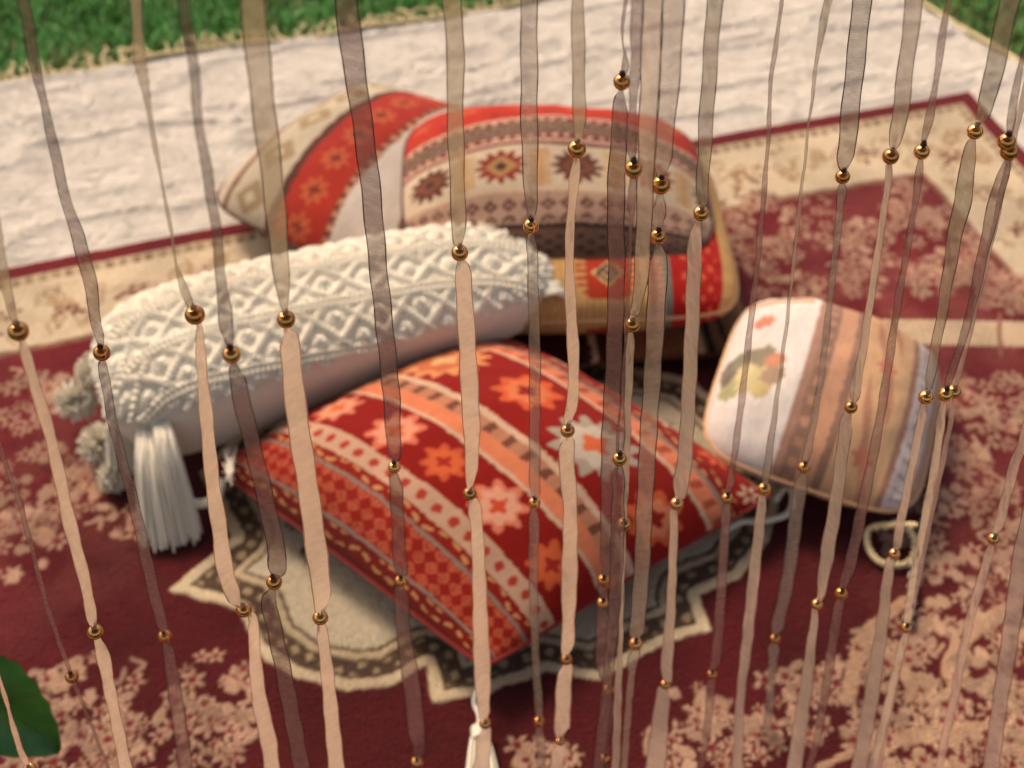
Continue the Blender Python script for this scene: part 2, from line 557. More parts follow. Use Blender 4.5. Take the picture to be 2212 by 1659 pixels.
def band_motifs(along_s, upto):
    p = 0.12
    while p < upto:
        c = 0.13
        f = (lambda a, b: (a, b)) if along_s else (lambda a, b: (b, a))
        col = C(172, 140, 106)
        for k in range(5):
            cs, ct = f(p + r5.uniform(-0.04, 0.04), c + r5.uniform(-0.05, 0.05))
            ring(cs, ct, r5.uniform(0.006, 0.013), 0.0038, col)
            a0 = r5.uniform(0, 6.3)
            stroke([(cs, ct), (cs + 0.02 * math.cos(a0), ct + 0.02 * math.sin(a0)), (cs + 0.035 * math.cos(a0 + 0.8), ct + 0.035 * math.sin(a0 + 0.8))], 0.0038, col, 14)
        cs, ct = f(p + 0.06, c)
        for k in range(7):
            blob(cs + r5.uniform(-0.025, 0.025), ct + r5.uniform(-0.02, 0.02), 0.009, 0.0045, r5.uniform(0, 3), C(186, 156, 122))
        if r5.random() < 0.7:
            for k in range(12):
                blob(cs + r5.normal(0, 0.016), ct + r5.normal(0, 0.014), 0.005, 0.004, 0, C(128, 70, 62))
        p += 0.105


band_motifs(True, 1.85); band_motifs(False, 1.3)
inner = sm(dj - 0.205)
paint(inner, BURG)
paint(sm(dj - 0.205) * sm(0.214 - dj), C(140, 96, 78))
# darker wine ground towards the middle, cushion shade partly painted into it
dm = np.hypot((S - 1.15) / 0.62, (T - 0.82) / 0.55)
paint(inner * np.clip((1.25 - dm) * 2.5, 0, 1) * 0.8, BURGD)


def cluster(px, py, rpx, col=PINK, dens=1.0, fl=0.55):
    c = st_of(px, py)
    R = rpx * 0.00062
    k = int(dens * 22 * (R / 0.05) ** 1.3) + 5
    for _ in range(k):
        a = r5.uniform(0, 2 * PI); d = R * math.sqrt(r5.random())
        cs, ct = c[0] + d * math.cos(a), c[1] + d * math.sin(a)
        sh = r5.uniform(0.62, 1.10)
        if r5.random() < fl:
            flower(cs, ct, r5.uniform(0.009, 0.018), int(r5.integers(5, 7)), r5.uniform(0, 6), col * sh, BURG * 1.2)
        elif r5.random() < 0.6:
            blob(cs, ct, r5.uniform(0.007, 0.013), r5.uniform(0.006, 0.009), r5.uniform(0, 3), col * sh)
        else:
            b0 = r5.uniform(0, 6)
            stroke([(cs, ct), (cs + 0.014 * math.cos(b0), ct + 0.014 * math.sin(b0)), (cs + 0.022 * math.cos(b0 + 1), ct + 0.022 * math.sin(b0 + 1))], 0.006, col * 0.9 * sh, 6)


for q in [(60, 880, 100), (110, 1060, 130), (30, 1190, 90), (210, 1040, 90), (150, 850, 70), (270, 1130, 60), (200, 1530, 110), (350, 1600, 120),
          (470, 1500, 80), (520, 1600, 60), (120, 1490, 60), (60, 1650, 70), (250, 1660, 90), (1560, 500, 90), (1650, 560, 90), (1780, 500, 110), (1900, 540, 100),
          (2000, 610, 80), (1700, 640, 90), (1960, 470, 60), (2120, 600, 60), (1640, 440, 60), (2180, 640, 60), (2080, 880, 75), (2060, 1000, 60), (2050, 1120, 75), (2030, 1230, 60),
          (2180, 930, 80), (2150, 1260, 70), (1980, 1390, 55), (1840, 1480, 55), (1700, 1540, 75), (1610, 1610, 80), (1500, 1540, 55), (1870, 1600, 40),
          (1980, 1570, 60), (1180, 1640, 55), (1740, 1480, 45), (2160, 1100, 60), (1930, 1180, 40), (2200, 1180, 60), (1440, 1640, 60), (1960, 900, 50), (2010, 480, 70), (2070, 540, 70), (2040, 600, 60), (1850, 620, 70), (2150, 660, 60), (1960, 420, 45), (2110, 1000, 60), (2200, 850, 60)]:
    cluster(*q)
# faded rosy ground on the right and upper left of the field
fade = np.clip(1.15 - np.hypot((S - 0.42) / 0.42, (T - 0.62) / 0.62), 0, 1) + np.clip(1.1 - np.hypot((S - 1.75) / 0.3, (T - 0.5) / 0.28), 0, 1)
paint(inner * np.clip(fade, 0, 1) * 0.35 * (lambda a: np.clip((a - 0.35) * 3, 0, 1))(fbm(S, T, 16, 65, 3)), C(160, 92, 84))
# light bar across the field
p_a, p_b = st_of(1780, 735), st_of(2240, 735)
stroke([p_a, (p_a + p_b) / 2, p_b], 0.056, C(206, 178, 148), 70)
for xx in (1925, 2150):
    q = st_of(xx, 735)
    stroke([st_of(xx, 690), q, st_of(xx + 4, 782)], 0.006, C(150, 96, 80), 24)
# tall arching leaves in the near corner
for pts, w in (([(1760, 1665), (1860, 1625), (2000, 1600), (2120, 1592), (2230, 1600)], [0.008, 0.018, 0.024, 0.024, 0.02]), ([(1850, 1585), (1838, 1480), (1880, 1380), (1960, 1310)], [0.005, 0.016, 0.022, 0.016, 0.005]),
               ([(2060, 1560), (2050, 1450), (2110, 1370), (2200, 1320)], [0.005, 0.016, 0.022, 0.016, 0.006])):
    stroke([st_of(*p) for p in pts], w, C(184, 144, 116), 40)
for q in [(1930, 1660, 60), (2060, 1660, 70), (2180, 1650, 60), (1960, 1470, 70), (2010, 1540, 60), (2140, 1480, 70), (2190, 1550, 60), (1900, 1420, 40), (2060, 1340, 60), (2200, 1400, 60)]:
    cluster(*q, C(196, 156, 128), 1.2)

# medallion
mpx = [(365, 1290), (500, 1180), (430, 1040), (560, 900), (800, 800), (1150, 760), (1480, 830), (1640, 960), (1686, 1080), (1662, 1180), (1600, 1255), (1512, 1292), (1538, 1368), (1480, 1382), (1395, 1420), (1300, 1478),
       (1185, 1460), (1060, 1508), (945, 1535), (928, 1450), (860, 1496), (760, 1508), (640, 1478), (560, 1425), (520, 1335)]
mp_ = np.array([st_of(*q) for q in mpx])
inside = np.zeros(S.shape, bool)
dmin = np.full(S.shape, 9.0)
for i in range(len(mp_)):
    a, b = mp_[i], mp_[(i + 1) % len(mp_)]
    cond = ((a[1] > T) != (b[1] > T)) & (S < (b[0] - a[0]) * (T - a[1]) / (b[1] - a[1] + 1e-12) + a[0])
    inside ^= cond
    ab = b - a
    t = np.clip(((S - a[0]) * ab[0] + (T - a[1]) * ab[1]) / (ab @ ab), 0, 1)
    dmin = np.minimum(dmin, np.hypot(S - a[0] - t * ab[0], T - a[1] - t * ab[1]))
sdm = np.where(inside, dmin, -dmin) + 0.004 * (fbm(S, T, 60, 81, 2) - 0.5)
MC = C(202, 186, 160)
paint(sm(sdm), C(206, 184, 152))
paint(sm(sdm - 0.015), C(86, 66, 52))
dots = (np.sin(S * 210) * np.sin(T * 210) > 0.35) * sm(sdm - 0.02) * sm(0.038 - sdm)
paint(dots, C(160, 138, 108))
paint(sm(sdm - 0.042), C(196, 174, 142))
paint(sm(sdm - 0.052), DKB * 1.3)
paint(sm(sdm - 0.056), MC)
r6 = np.random.default_rng(6)
for _ in range(150):
    cs, ct = r6.uniform(0.7, 1.6), r6.uniform(0.4, 1.0)
    i, j = np.searchsorted(sv_, cs), np.searchsorted(tv_, ct)
    if sdm[i, j] < 0.075: continue
    k = r6.random(); col = C(104, 80, 64)
    if k < 0.4:
        flower(cs, ct, 0.014, 6, r6.uniform(0, 6), col, MC)
    elif k < 0.7:
        a0 = r6.uniform(0, 6.3)
        stroke([(cs, ct), (cs + 0.025 * math.cos(a0), ct + 0.025 * math.sin(a0)), (cs + 0.04 * math.cos(a0 + 1), ct + 0.04 * math.sin(a0 + 1))], 0.0045, col, 10)
    else:
        blob(cs, ct, 0.016, 0.008, r6.uniform(0, 3), col); blob(cs, ct, 0.009, 0.0035, r6.uniform(0, 3), MC)

lum = rc.mean(-1)
zz = 0.012 + 0.0016 * np.clip((lum - 0.1) / 0.3, 0, 1) + 0.003 * (fbm(S, T, 5, 91, 3) - 0.5) + 0.0016 * (fbm(S, T, 130, 95, 2) - 0.5)
zz *= np.clip(de / 0.004, 0.0, 1) ** 0.5
wob_s = 0.004 * np.sin(T * 8) + 0.002 * (fbm(S, T, 60, 17, 2) - 0.5); wob_t = 0.004 * np.sin(S * 7 + 1) + 0.002 * (fbm(S, T, 60, 19, 2) - 0.5)
RX = RC[0] + (S + wob_s) * rd1[0] + (T + wob_t) * rd2[0]; RY = RC[1] + (S + wob_s) * rd1[1] + (T + wob_t) * rd2[1]
ctr = np.array([RC[0] + rd1[0] * RW / 2 + rd2[0] * RL / 2, RC[1] + rd1[1] * RW / 2 + rd2[1] * RL / 2, 0.0])
rug = empty('patterned_rug', ctr)
tag(rug, 'burgundy floral rug with cream scroll border and cream medallion under the cushions', 'rug')
mesh('pile', np.stack([RX, RY, zz], -1).reshape(-1, 3) - ctr, grid_faces(len(sv_), len(tv_)), M['rug'], rug, cols=(rc * (0.72 + 0.5 * fbm(S, T, 14, 63, 4) + 0.2 * (vnoise(S, T, 260, 61) - 0.5))[..., None]).reshape(-1, 3))

# ------------------------------------------------------------------ cushions
RED = C(140, 16, 12); DRED = C(98, 14, 11); SALM = C(228, 134, 96); PALE = C(216, 182, 152); ORNG = C(222, 104, 60); GREY = C(138, 128, 116)
OLIVE = C(190, 176, 140); BRN = C(92, 42, 34); WHT = C(220, 208, 196); BLK = C(30, 24, 22); TANK = C(205, 160, 104); GRN = C(56, 84, 68)


def pick(q, rows, shape):
    out = np.zeros(shape + (3,))
    for lo, hi, c in rows:
        m_ = (q >= lo) & (q < hi)
        out[m_] = c
    return out


def lay(c, m_, col):
    c[m_] = col


def starmask(x, y, cx, cy, R, n=4, lob=0.3, rot=0):
    d = np.hypot(x - cx, y - cy); th = np.arctan2(y - cy, x - cx) + rot
    return d < R * (1 - lob + lob * np.cos(n * th))


def stepdiamond(x, y, cx, cy, R, st=0.0):
    dx, dy = np.abs(x - cx), np.abs(y - cy)
    if st:
        dx = np.floor(dx / st) * st; dy = np.floor(dy / st) * st
    return dx + dy < R


def pillow(name, label, loc, ex, ey, puff, colf, n=150, tilt=None, pipe='pipe_red', pinch=0.07, sag=0.55, nrm=None, pr=0.0032, seed=0, group=None, expo=0.5, rnd=0.04, mute=0.0, mute_to=(0, 0, 0)):
    """ex, ey: half-axis vectors in plan; colf(u, v, top) gives the woven pattern; u, v run 0..1"""
    ex = np.asarray(ex, float); ey = np.asarray(ey, float)
    nz = np.cross(ex, ey); nz /= np.linalg.norm(nz)
    root = empty(name, loc)
    u = np.linspace(-1, 1, n)
    u = np.sign(u) * (1 - (1 - np.abs(u)) ** 1.25)       # closer rows near the seam
    U, Vv = np.meshgrid(u, u, indexing='ij')
    f = ((1 - U ** 2) * (1 - Vv ** 2))
    rr0 = 1 - rnd * U ** 4 * Vv ** 4
    cx_ = U * (1 - pinch * (1 - Vv ** 2) * U ** 2) * rr0; cy_ = Vv * (1 - pinch * (1 - U ** 2) * Vv ** 2) * rr0
    wr = 0.009 * (fbm(U + 3, Vv + 5, 1.9, 200 + seed, 3) - 0.5) * 2
    edge = np.minimum(1 - np.abs(U), 1 - np.abs(Vv))
    cren = 0.0018 * np.sin(U * 34 + 3 * np.sin(Vv * 9)) * np.exp(-(1 - np.abs(Vv)) / 0.12) + 0.0018 * np.sin(Vv * 34 + 3 * np.sin(U * 9)) * np.exp(-(1 - np.abs(U)) / 0.12)
    lx = np.linalg.norm(ex)
    fine = np.linspace(-1, 1, 801)
    pz = puff * (1 - fine ** 2) ** expo
    arc = np.concatenate([[0], np.cumsum(np.hypot(np.diff(fine) * lx, np.diff(pz)))])
    arc /= arc[-1]
    UC, VC = np.interp(U, fine, arc), np.interp(Vv, fine, arc)
    vs, fs, cs = [], [], []
    for k, sgn in enumerate((1, -1)):
        hgt = puff * f ** expo * (1 if sgn > 0 else sag)
        hh = sgn * hgt + (wr + cren) * np.clip(edge * 6, 0, 1) * 1.0
        P = cx_[..., None] * ex + cy_[..., None] * ey + hh[..., None] * nz
        vs.append(P.reshape(-1, 3))
        ff = grid_faces(n, n)
        if sgn < 0: ff = ff[:, ::-1]
        fs.append(ff + k * n * n)
        j1 = 0.006 * (fbm(UC, VC, 26, 700 + seed, 3) - 0.5) + 0.004 * (vnoise(UC, VC, 150, 710 + seed) - 0.5)
        j2 = 0.006 * (fbm(UC, VC, 26, 720 + seed, 3) - 0.5) + 0.004 * (vnoise(UC, VC, 150, 730 + seed) - 0.5)
        cc_ = colf(np.clip(UC + j1, 0, 1), np.clip(VC + j2, 0, 1), sgn > 0)
        if mute: cc_ = cc_ * (1 - mute) + mute * np.asarray(mute_to)
        thr = (0.80 + 0.28 * fbm(UC, VC, 5, 740 + seed, 4) + 0.16 * (vnoise(UC * 3.0, VC * 0.25, 190, 750 + seed) - 0.5))
        cs.append((cc_ * thr[..., None]).reshape(-1, 3))
    body = mesh('cover', np.vstack(vs), np.vstack(fs), M['kilim'], root, cols=np.vstack(cs))
    b = []
    tt = np.linspace(-1, 1, 40)[:-1]
    for (a, c) in [(tt, -np.ones(39)), (np.ones(39), tt), (-tt, np.ones(39)), (-np.ones(39), -tt)]:
        for q, r in zip(a, c):
            b.append((1 - rnd * q ** 4 * r ** 4) * (q * (1 - pinch * (1 - r ** 2) * q ** 2) * ex + r * (1 - pinch * (1 - q ** 2) * r ** 2) * ey))
    mesh('piping', *tube(np.array(b), pr, 7, True), M[pipe], root)
    tag(root, label, 'cushion', group)
    return root


# red striped cushion in front: u from left to near corner, v across the stripes
RLp, RBp, RRp = W(440, 1010, 0.07), W(1048, 1500, 0.035), W(1690, 1085, 0.06)
rex, rey = (RBp - RLp) / 2, (RRp - RBp) / 2
rex[2] = rey[2] = 0
rcen = (RLp + RRp) / 2; rcen[2] = 0.075


def col_red(u, v, top):
    x, q = u * 0.46, v
    c = pick(q, [(0, .025, DRED), (.025, .07, C(112, 20, 15)), (.07, .08, GREY), (.08, .175, C(150, 30, 20)), (.175, .185, GREY), (.185, .215, C(140, 28, 20)), (.215, .27, C(206, 168, 140)),
                 (.27, .40, RED), (.40, .41, PALE), (.41, .45, SALM), (.45, .482, C(190, 132, 100)), (.482, .50, PALE), (.50, .71, C(142, 14, 9)),
                 (.71, .722, PALE), (.722, .775, SALM), (.775, .79, GREY), (.79, .83, C(126, 20, 14)), (.83, .94, C(146, 16, 10)), (.94, .955, PALE), (.955, 1.01, DRED)], u.shape)
    yq = q * 0.46
    scroll = np.abs(np.sin(x * 190)) * np.sin(yq * 420 + 2 * np.sin(x * 95))
    for lo, hi in ((.03, .066), (.188, .212), (.793, .827)):
        lay(c, (q > lo) & (q < hi) & (scroll > 0.45), C(206, 150, 96))
    lat = np.abs(np.abs(((x * 58) % 1) - .5) + np.abs(((yq * 58) % 1) - .5) - 0.36)
    lay(c, (q > .08) & (q < .175) & (lat < 0.10), C(200, 100, 70))
    small = (np.abs(((x * 58) % 1) - .5) + np.abs(((yq * 58) % 1) - .5) < 0.12)
    lay(c, (q > .08) & (q < .175) & small, C(214, 132, 92))
    lay(c, (q > .45) & (q < .482) & (np.sin(x * 260) > 0.35), C(110, 70, 56))
    lay(c, (q > .223) & (q < .262) & (np.abs(np.sin(x * 150)) * np.abs(np.cos((q - .243) * 60)) > 0.72), C(180, 60, 46))
    lay(c, (q > .73) & (q < .768) & (np.sin(x * 240) > 0.4), C(170, 80, 56))
    for cx, r, c1, c2, c3 in ((.03, .026, C(206, 96, 66), SALM, ORNG), (.095, .029, C(218, 122, 96), C(232, 160, 126), ORNG), (.185, .030, C(222, 120, 92), C(236, 160, 130), ORNG), (.25, .024, C(210, 88, 54), ORNG, C(170, 40, 26)),
                              (.32, .030, C(226, 130, 100), C(236, 170, 140), C(214, 80, 50)), (.40, .028, C(214, 96, 56), ORNG, C(170, 40, 26))):
        cy = .335 * .46
        lay(c, starmask(x, yq, cx, cy, r, 8, .16), c1); lay(c, starmask(x, yq, cx, cy, r * .72, 8, .12), c2); lay(c, starmask(x, yq, cx, cy, r * .36, 4, .25), c3)
    for cx, qy, r, c1, c2, c3, nn_ in ((.115, .60, .050, C(222, 150, 98), C(200, 112, 74), C(222, 176, 124), 14), (.225, .615, .034, C(222, 96, 54), C(230, 126, 82), C(150, 24, 16), 8), (.318, .605, .046, C(172, 162, 144), C(200, 190, 170), C(228, 110, 66), 12),
                                       (.415, .60, .034, C(222, 100, 58), C(232, 140, 98), C(150, 24, 16), 8), (.035, .61, .03, C(216, 90, 54), SALM, C(150, 24, 16), 8)):
        cy = qy * .46
        lay(c, starmask(x, yq, cx, cy, r, nn_, .14), c1); lay(c, starmask(x, yq, cx, cy, r * .68, 8, .1), c2); lay(c, starmask(x, yq, cx, cy, r * .34, 4, .2), c3)
    for k in range(7):
        cx = .04 + k * .066
        lay(c, starmask(x, yq, cx, .885 * .46, .020, 6, .3), ORNG if k % 2 else PALE); lay(c, starmask(x, yq, cx, .885 * .46, .009, 4, .3), C(150, 30, 20))
    return c


rcush = pillow('kilim_cushion', 'large red cushion with salmon stripes and flower motifs, white tassel at its near corner', rcen, rex, rey, 0.128, col_red, 330, pipe='pipe_red', seed=1, pinch=0.05, expo=0.66, mute=0.16, mute_to=C(156, 40, 26))


def tassel(parent, p0_, dirv, ln, knot, name='corner_tassel', seed=0, strands=46, spread=0.02):
    r = np.random.default_rng(seed)
    p0_ = np.asarray(p0_, float); d = np.asarray(dirv, float); d /= np.linalg.norm(d)
    parts = []
    sd_ = np.cross(d, [0, 0, 1]); sd_ /= np.linalg.norm(sd_); up_ = np.cross(sd_, d)
    for k in range(strands):
        a, rr = r.uniform(0, 2 * PI), math.sqrt(r.random())
        pts = []
        for i in range(7):
            t = i / 6
            w_ = (0.25 + 0.75 * t ** 0.7) * spread * rr
            pts.append(p0_ + d * ln * t * r.uniform(0.97, 1.03) + sd_ * w_ * math.cos(a) + up_ * w_ * math.sin(a) * 0.5 + np.array([0, 0, -0.004 * t]))
        parts.append(tube(pts, 0.0013, 4))
    o = mesh(name, *join(parts), M['yarn'], parent); o['kind'] = 'stuff'
    kn = []
    for i in range(5):
        c = p0_ + d * (0.002 + i * 0.003)
        a = np.linspace(0, 2 * PI, 15)[:-1]
        kn.append(tube(c + knot * (np.cos(a)[:, None] * sd_ + np.sin(a)[:, None] * up_), 0.0022, 6, True))
    mesh('tassel_wrap', *join(kn), M['yarn'], o)
    return o


# near corner: cord, wrap and tassel lying on the rug
nc = RBp - rcen
tb = W(1035, 1570, 0.03) - rcen
mesh('tassel_cord', *tube(crom([nc * [1, 1, 0] + [0, 0, 0], nc + [-0.012, -0.012, 0.006], tb + [0.0, 0.012, 0.004], tb], 6), 0.0032, 6), M['yarn'], rcush)
tassel(rcush, tb, W(1045, 1700, 0.025) - W(1035, 1570, 0.03), 0.085, 0.0085, seed=3, spread=0.024)
# far right corner: twisted loop of cord
rr_ = RRp - rcen
lp = [rr_ * 0.97, W(1700, 1050, 0.06) - rcen, W(1712, 1075, 0.05) - rcen, W(1700, 1110, 0.035) - rcen, W(1650, 1125, 0.03) - rcen, W(1600, 1128, 0.026) - rcen, W(1560, 1150, 0.024) - rcen]
mesh('cord_loop', *tube(crom(lp, 8), 0.0045, 7), M['yarn'], rcush)
# left corner: frayed wisp
parts = []
for k in range(26):
    e = W(490 + random.uniform(-10, 22), 1030 + random.uniform(-70, 20), 0.10 + random.uniform(0, 0.01)) - rcen
    m_ = W(495 + random.uniform(-6, 10), 1020, 0.11) - rcen
    parts.append(tube(crom([W(486, 1042, 0.085) - rcen, m_, e], 4), 0.0008, 4))
o = mesh('frayed_threads', *join(parts), M['yarn'], rcush); o['kind'] = 'stuff'


def axes(yaw, a, b, tx=0.0, ty=0.0):
    """plan axes with half lengths a, b; tx lifts the +x end, ty lifts the +y end"""
    x = np.array([math.cos(yaw) * math.cos(tx), math.sin(yaw) * math.cos(tx), math.sin(tx)])
    y = np.array([-math.sin(yaw) * math.cos(ty), math.cos(yaw) * math.cos(ty), math.sin(ty)])
    return x * a, y * b


# bottom of the stack: tan cushion with black stripes
def col_e(u, v, top):
    c = np.tile(C(128, 88, 58), u.shape + (1,))
    lay(c, u < .5, C(84, 26, 20))
    for k, (lo, hi, cc) in enumerate(((.70, .715, BLK), (.73, .76, PALE), (.775, .80, BLK), (.84, .855, BLK), (.30, .33, BLK), (.36, .38, PALE), (.42, .45, BLK), (.55, .58, C(150, 50, 36)))):
        lay(c, (u > lo) & (u < hi), cc)
    lay(c, (u > .60) & (u < .68) & (np.sin(v * 80) * np.sin(u * 200) > 0.5), C(120, 70, 50))
    return c


ex, ey = axes(math.radians(8), 0.20, 0.19)
pillow('kilim_cushion', 'tan and black striped cushion at the bottom of the stack', (0.15, 1.63, 0.043), ex, ey, 0.038, col_e, 130, pipe='pipe_dark', seed=2, sag=0.8)


def col_c(u, v, top):
    x, y = u * 0.48, v * 0.40
    c = np.tile(C(206, 162, 106), u.shape + (1,))
    lay(c, u < .16, C(86, 46, 36)); lay(c, (u > .16) & (u < .24), C(132, 66, 48)); lay(c, (u > .24) & (u < .26), PALE)
    lay(c, (u > .695) & (u < .715), C(150, 60, 44)); lay(c, (u > .715) & (u < .735), C(222, 160, 128)); lay(c, (u > .735) & (u < .755), C(112, 120, 108))
    lay(c, (u > .755) & (u < .91), C(176, 28, 24)); lay(c, (u > .91), C(198, 150, 96))
    wv_ = np.abs(np.sin(x * 420)) > 0.86
    lay(c, wv_ & (u > .26) & (u < .69), C(188, 140, 84))
    lay(c, (u > .718) & (u < .732) & (np.sin(y * 700) > 0.3), C(150, 70, 54))
    for cy in ((.062, .20, .31) if top else (.045, .175, .30)):
        cx = .285
        comb = (np.abs(y - cy) < .036) & (np.abs(x - cx) < .026 + .014 * (np.sin((y - cy) * 620) > 0)) & (np.abs(x - cx) + np.abs(y - cy) * 0.8 < .052)
        lay(c, comb, C(178, 56, 36))
        lay(c, stepdiamond(x, y, cx, cy, .020), C(222, 176, 120)); lay(c, stepdiamond(x, y, cx, cy, .016), C(60, 62, 58)); lay(c, stepdiamond(x, y, cx, cy, .009), C(206, 160, 112)); lay(c, stepdiamond(x, y, cx, cy, .005), C(60, 50, 46))
    ov = np.hypot((x - .285) / .056, (y - .128) / .018)
    if top:
        lay(c, (ov < 1.35) & (np.sin(x * 420) > -0.1), GRN); lay(c, ov < 1.1, GRN); lay(c, ov < .9, C(226, 196, 146)); lay(c, (ov < .4), C(206, 150, 110))
    lay(c, (u > .775) & (u < .89) & (np.sin(x * 260) * np.sin(y * 190) > 0.55), C(214, 96, 60))
    return c


ex, ey = axes(math.radians(3), 0.255, 0.20)
pillow('kilim_cushion', 'tan cushion with red stepped diamonds and a red end, in the middle of the stack', (0.075, 1.64, 0.128), ex, ey, 0.070, col_c, 200, pipe='pipe_tan', seed=3, sag=1.15, pr=0.0028, pinch=0.03, expo=0.40, rnd=0.12)


def col_b(u, v, top):
    x, y = u * 0.44, (1 - v) * 0.42           # y runs from the far edge to the near edge
    q = 1 - v
    c = pick(q, [(0, .38, C(190, 38, 26)), (.38, .395, C(214, 176, 150)), (.395, .425, C(120, 40, 34)), (.425, .50, C(140, 112, 92)), (.50, .53, C(122, 44, 38)), (.53, .545, C(214, 170, 150)), (.545, .56, C(90, 34, 30)),
                 (.56, .765, C(208, 188, 160)), (.765, .775, PALE), (.775, .89, C(186, 150, 128)), (.89, .91, C(44, 32, 30)), (.91, 1.01, C(104, 78, 64))], u.shape)
    lay(c, (q < .36) & (starmask((x % .07), (y % .07), .035, .035, .020, 6, .3)), C(204, 84, 56))
    lay(c, (q < .36) & (starmask(((x + .035) % .07), ((y + .035) % .07), .035, .035, .010, 4, .3)), C(150, 30, 22))
    lay(c, (q > .43) & (q < .495) & (np.sin(x * 300) * np.sin(y * 520) > 0.1), C(74, 56, 48))
    for yy_ in (.41, .515):
        lay(c, (np.abs(q - yy_) < .007) & (np.sin(x * 420) > 0), C(222, 190, 164))
    for k in range(5):
        cx = .05 + k * .095
        cy = .662 * .42
        lay(c, starmask(x, y, cx, cy, .034, 12, .16), C(140, 32, 26) if k % 2 else BRN); lay(c, stepdiamond(x, y, cx, cy, .020, .005), C(176, 130, 84) if k % 2 else C(120, 70, 50)); lay(c, stepdiamond(x, y, cx, cy, .009), C(50, 34, 30))
        hx = x - cx - .0475
        zig = (np.abs(hx) < .014) & ((np.abs(np.sin(y * 330)) > .55) | (np.abs(hx) < .005)) & (q > .58) & (q < .755)
        lay(c, zig, C(196, 152, 104))
    lat = np.abs(np.abs(((x * 42) % 1) - .5) + np.abs(((y * 42) % 1) - .5) - 0.33)
    lay(c, (q > .785) & (q < .882) & (lat < 0.11), C(84, 44, 40))
    lay(c, (q > .785) & (q < .882) & (np.abs(((x * 42) % 1) - .5) + np.abs(((y * 42) % 1) - .5) < 0.11), C(84, 44, 40))
    lay(c, (q > .92) & (np.sin(x * 240) * np.sin(y * 420) > 0.25), C(50, 38, 34))
    return c


ex, ey = axes(math.radians(2), 0.228, 0.172, -0.05, 0.0)
pillow('kilim_cushion', 'cream and red banded cushion with a diamond border, on top of the stack', (0.065, 1.69, 0.187), ex, ey, 0.092, col_b, 220, pipe='pipe_dark', seed=4, sag=0.5, pinch=0.0, expo=0.70, rnd=0.16, mute=0.18, mute_to=C(130, 84, 66))


def col_a(u, v, top):
    x, y = u * 0.48, v * 0.46
    c = pick(u, [(-.01, .05, C(96, 60, 50)), (.05, .12, C(206, 190, 170)), (.12, .15, C(120, 80, 60)), (.15, .33, C(196, 184, 160)), (.33, .36, C(78, 38, 32)), (.36, .52, C(176, 36, 26)), (.52, .545, C(120, 46, 38)),
                 (.545, .72, C(220, 208, 196)), (.72, .74, C(126, 50, 40)), (.74, .86, C(180, 42, 28)), (.86, 1.01, C(222, 214, 202))], u.shape)
    lay(c, (u > .375) & (u < .505) & (starmask(x, (y % .055), .211, .0275, .023, 8, .18)), C(196, 88, 54))
    lay(c, (u > .375) & (u < .505) & (starmask(x, (y % .055), .211, .0275, .011, 4, .3)), C(120, 30, 24))
    lay(c, (u > .525) & (u < .542) & (np.sin(y * 330) > 0), C(196, 140, 104))
    lay(c, (u > .17) & (u < .31) & stepdiamond((x), (y % .085), .115, .0425, .026, .005), C(160, 140, 108)); lay(c, (u > .17) & (u < .31) & stepdiamond(x, (y % .085), .115, .0425, .012), C(206, 190, 160))
    lay(c, (u > .75) & (u < .85) & (np.sin(y * 130) * np.sin(x * 200) > .5), C(216, 120, 80))
    lay(c, (u > .87) & (np.sin(x * 360) * np.sin(y * 300) > .35), C(160, 146, 138))
    return c


ex, ey = axes(math.radians(-34), 0.245, 0.215)
pillow('kilim_cushion', 'plump cream and red striped cushion lying on the rug behind the white pillow', (-0.19, 1.83, 0.078), ex, ey, 0.112, col_a, 200, pipe='pipe_dark', seed=5, sag=0.6, pinch=0.02, expo=0.62, rnd=0.12, mute=0.18, mute_to=C(130, 84, 66))


def col_d(u, v, top):
    x, y = u * 0.32, v * 0.36
    c = pick(u, [(-.01, .38, C(226, 218, 214)), (.38, .41, C(150, 100, 84)), (.41, .46, C(112, 66, 54)), (.46, .52, C(196, 134, 100)), (.52, .55, C(120, 70, 56)), (.55, .75, C(212, 160, 114)), (.75, .78, C(150, 90, 70)),
                 (.78, .89, C(214, 200, 198)), (.89, 1.01, C(190, 140, 112))], u.shape)
    lay(c, (np.abs(y - .285) < .012) & (u > .06) & (u < .36), C(216, 152, 124))
    lay(c, starmask(x, y, .06, .225, .016, 7, .12), C(204, 112, 88))
    for bx_, by_, br_, bc_ in ((.034, .150, .022, C(84, 84, 70)), (.050, .160, .018, C(104, 108, 84)), (.040, .118, .020, C(150, 150, 100)), (.072, .158, .018, C(120, 112, 88)), (.066, .126, .022, C(190, 176, 124)), (.056, .140, .014, C(206, 190, 140)), (.088, .150, .013, C(196, 112, 80)), (.090, .128, .015, C(150, 120, 96)), (.082, .108, .012, C(190, 170, 110)), (.030, .134, .010, C(56, 56, 50))):
        lay(c, starmask(x, y, bx_, by_, br_, 9, .10, bx_ * 40), bc_)
    lay(c, (u > .60) & (u < .70) & (np.abs(np.sin(y * 26 + 4 * np.sin(x * 30))) > .82), C(176, 104, 72)); lay(c, (u > .60) & (u < .70) & starmask(x, (y % .12), .208, .06, .014, 6, .2), C(190, 84, 54))
    lay(c, (u > .80) & (u < .87) & (np.sin(y * 300) > .5), C(170, 146, 150))
    lay(c, (u > .42) & (u < .45) & (np.sin(y * 260) > .2), C(170, 110, 84))
    return c


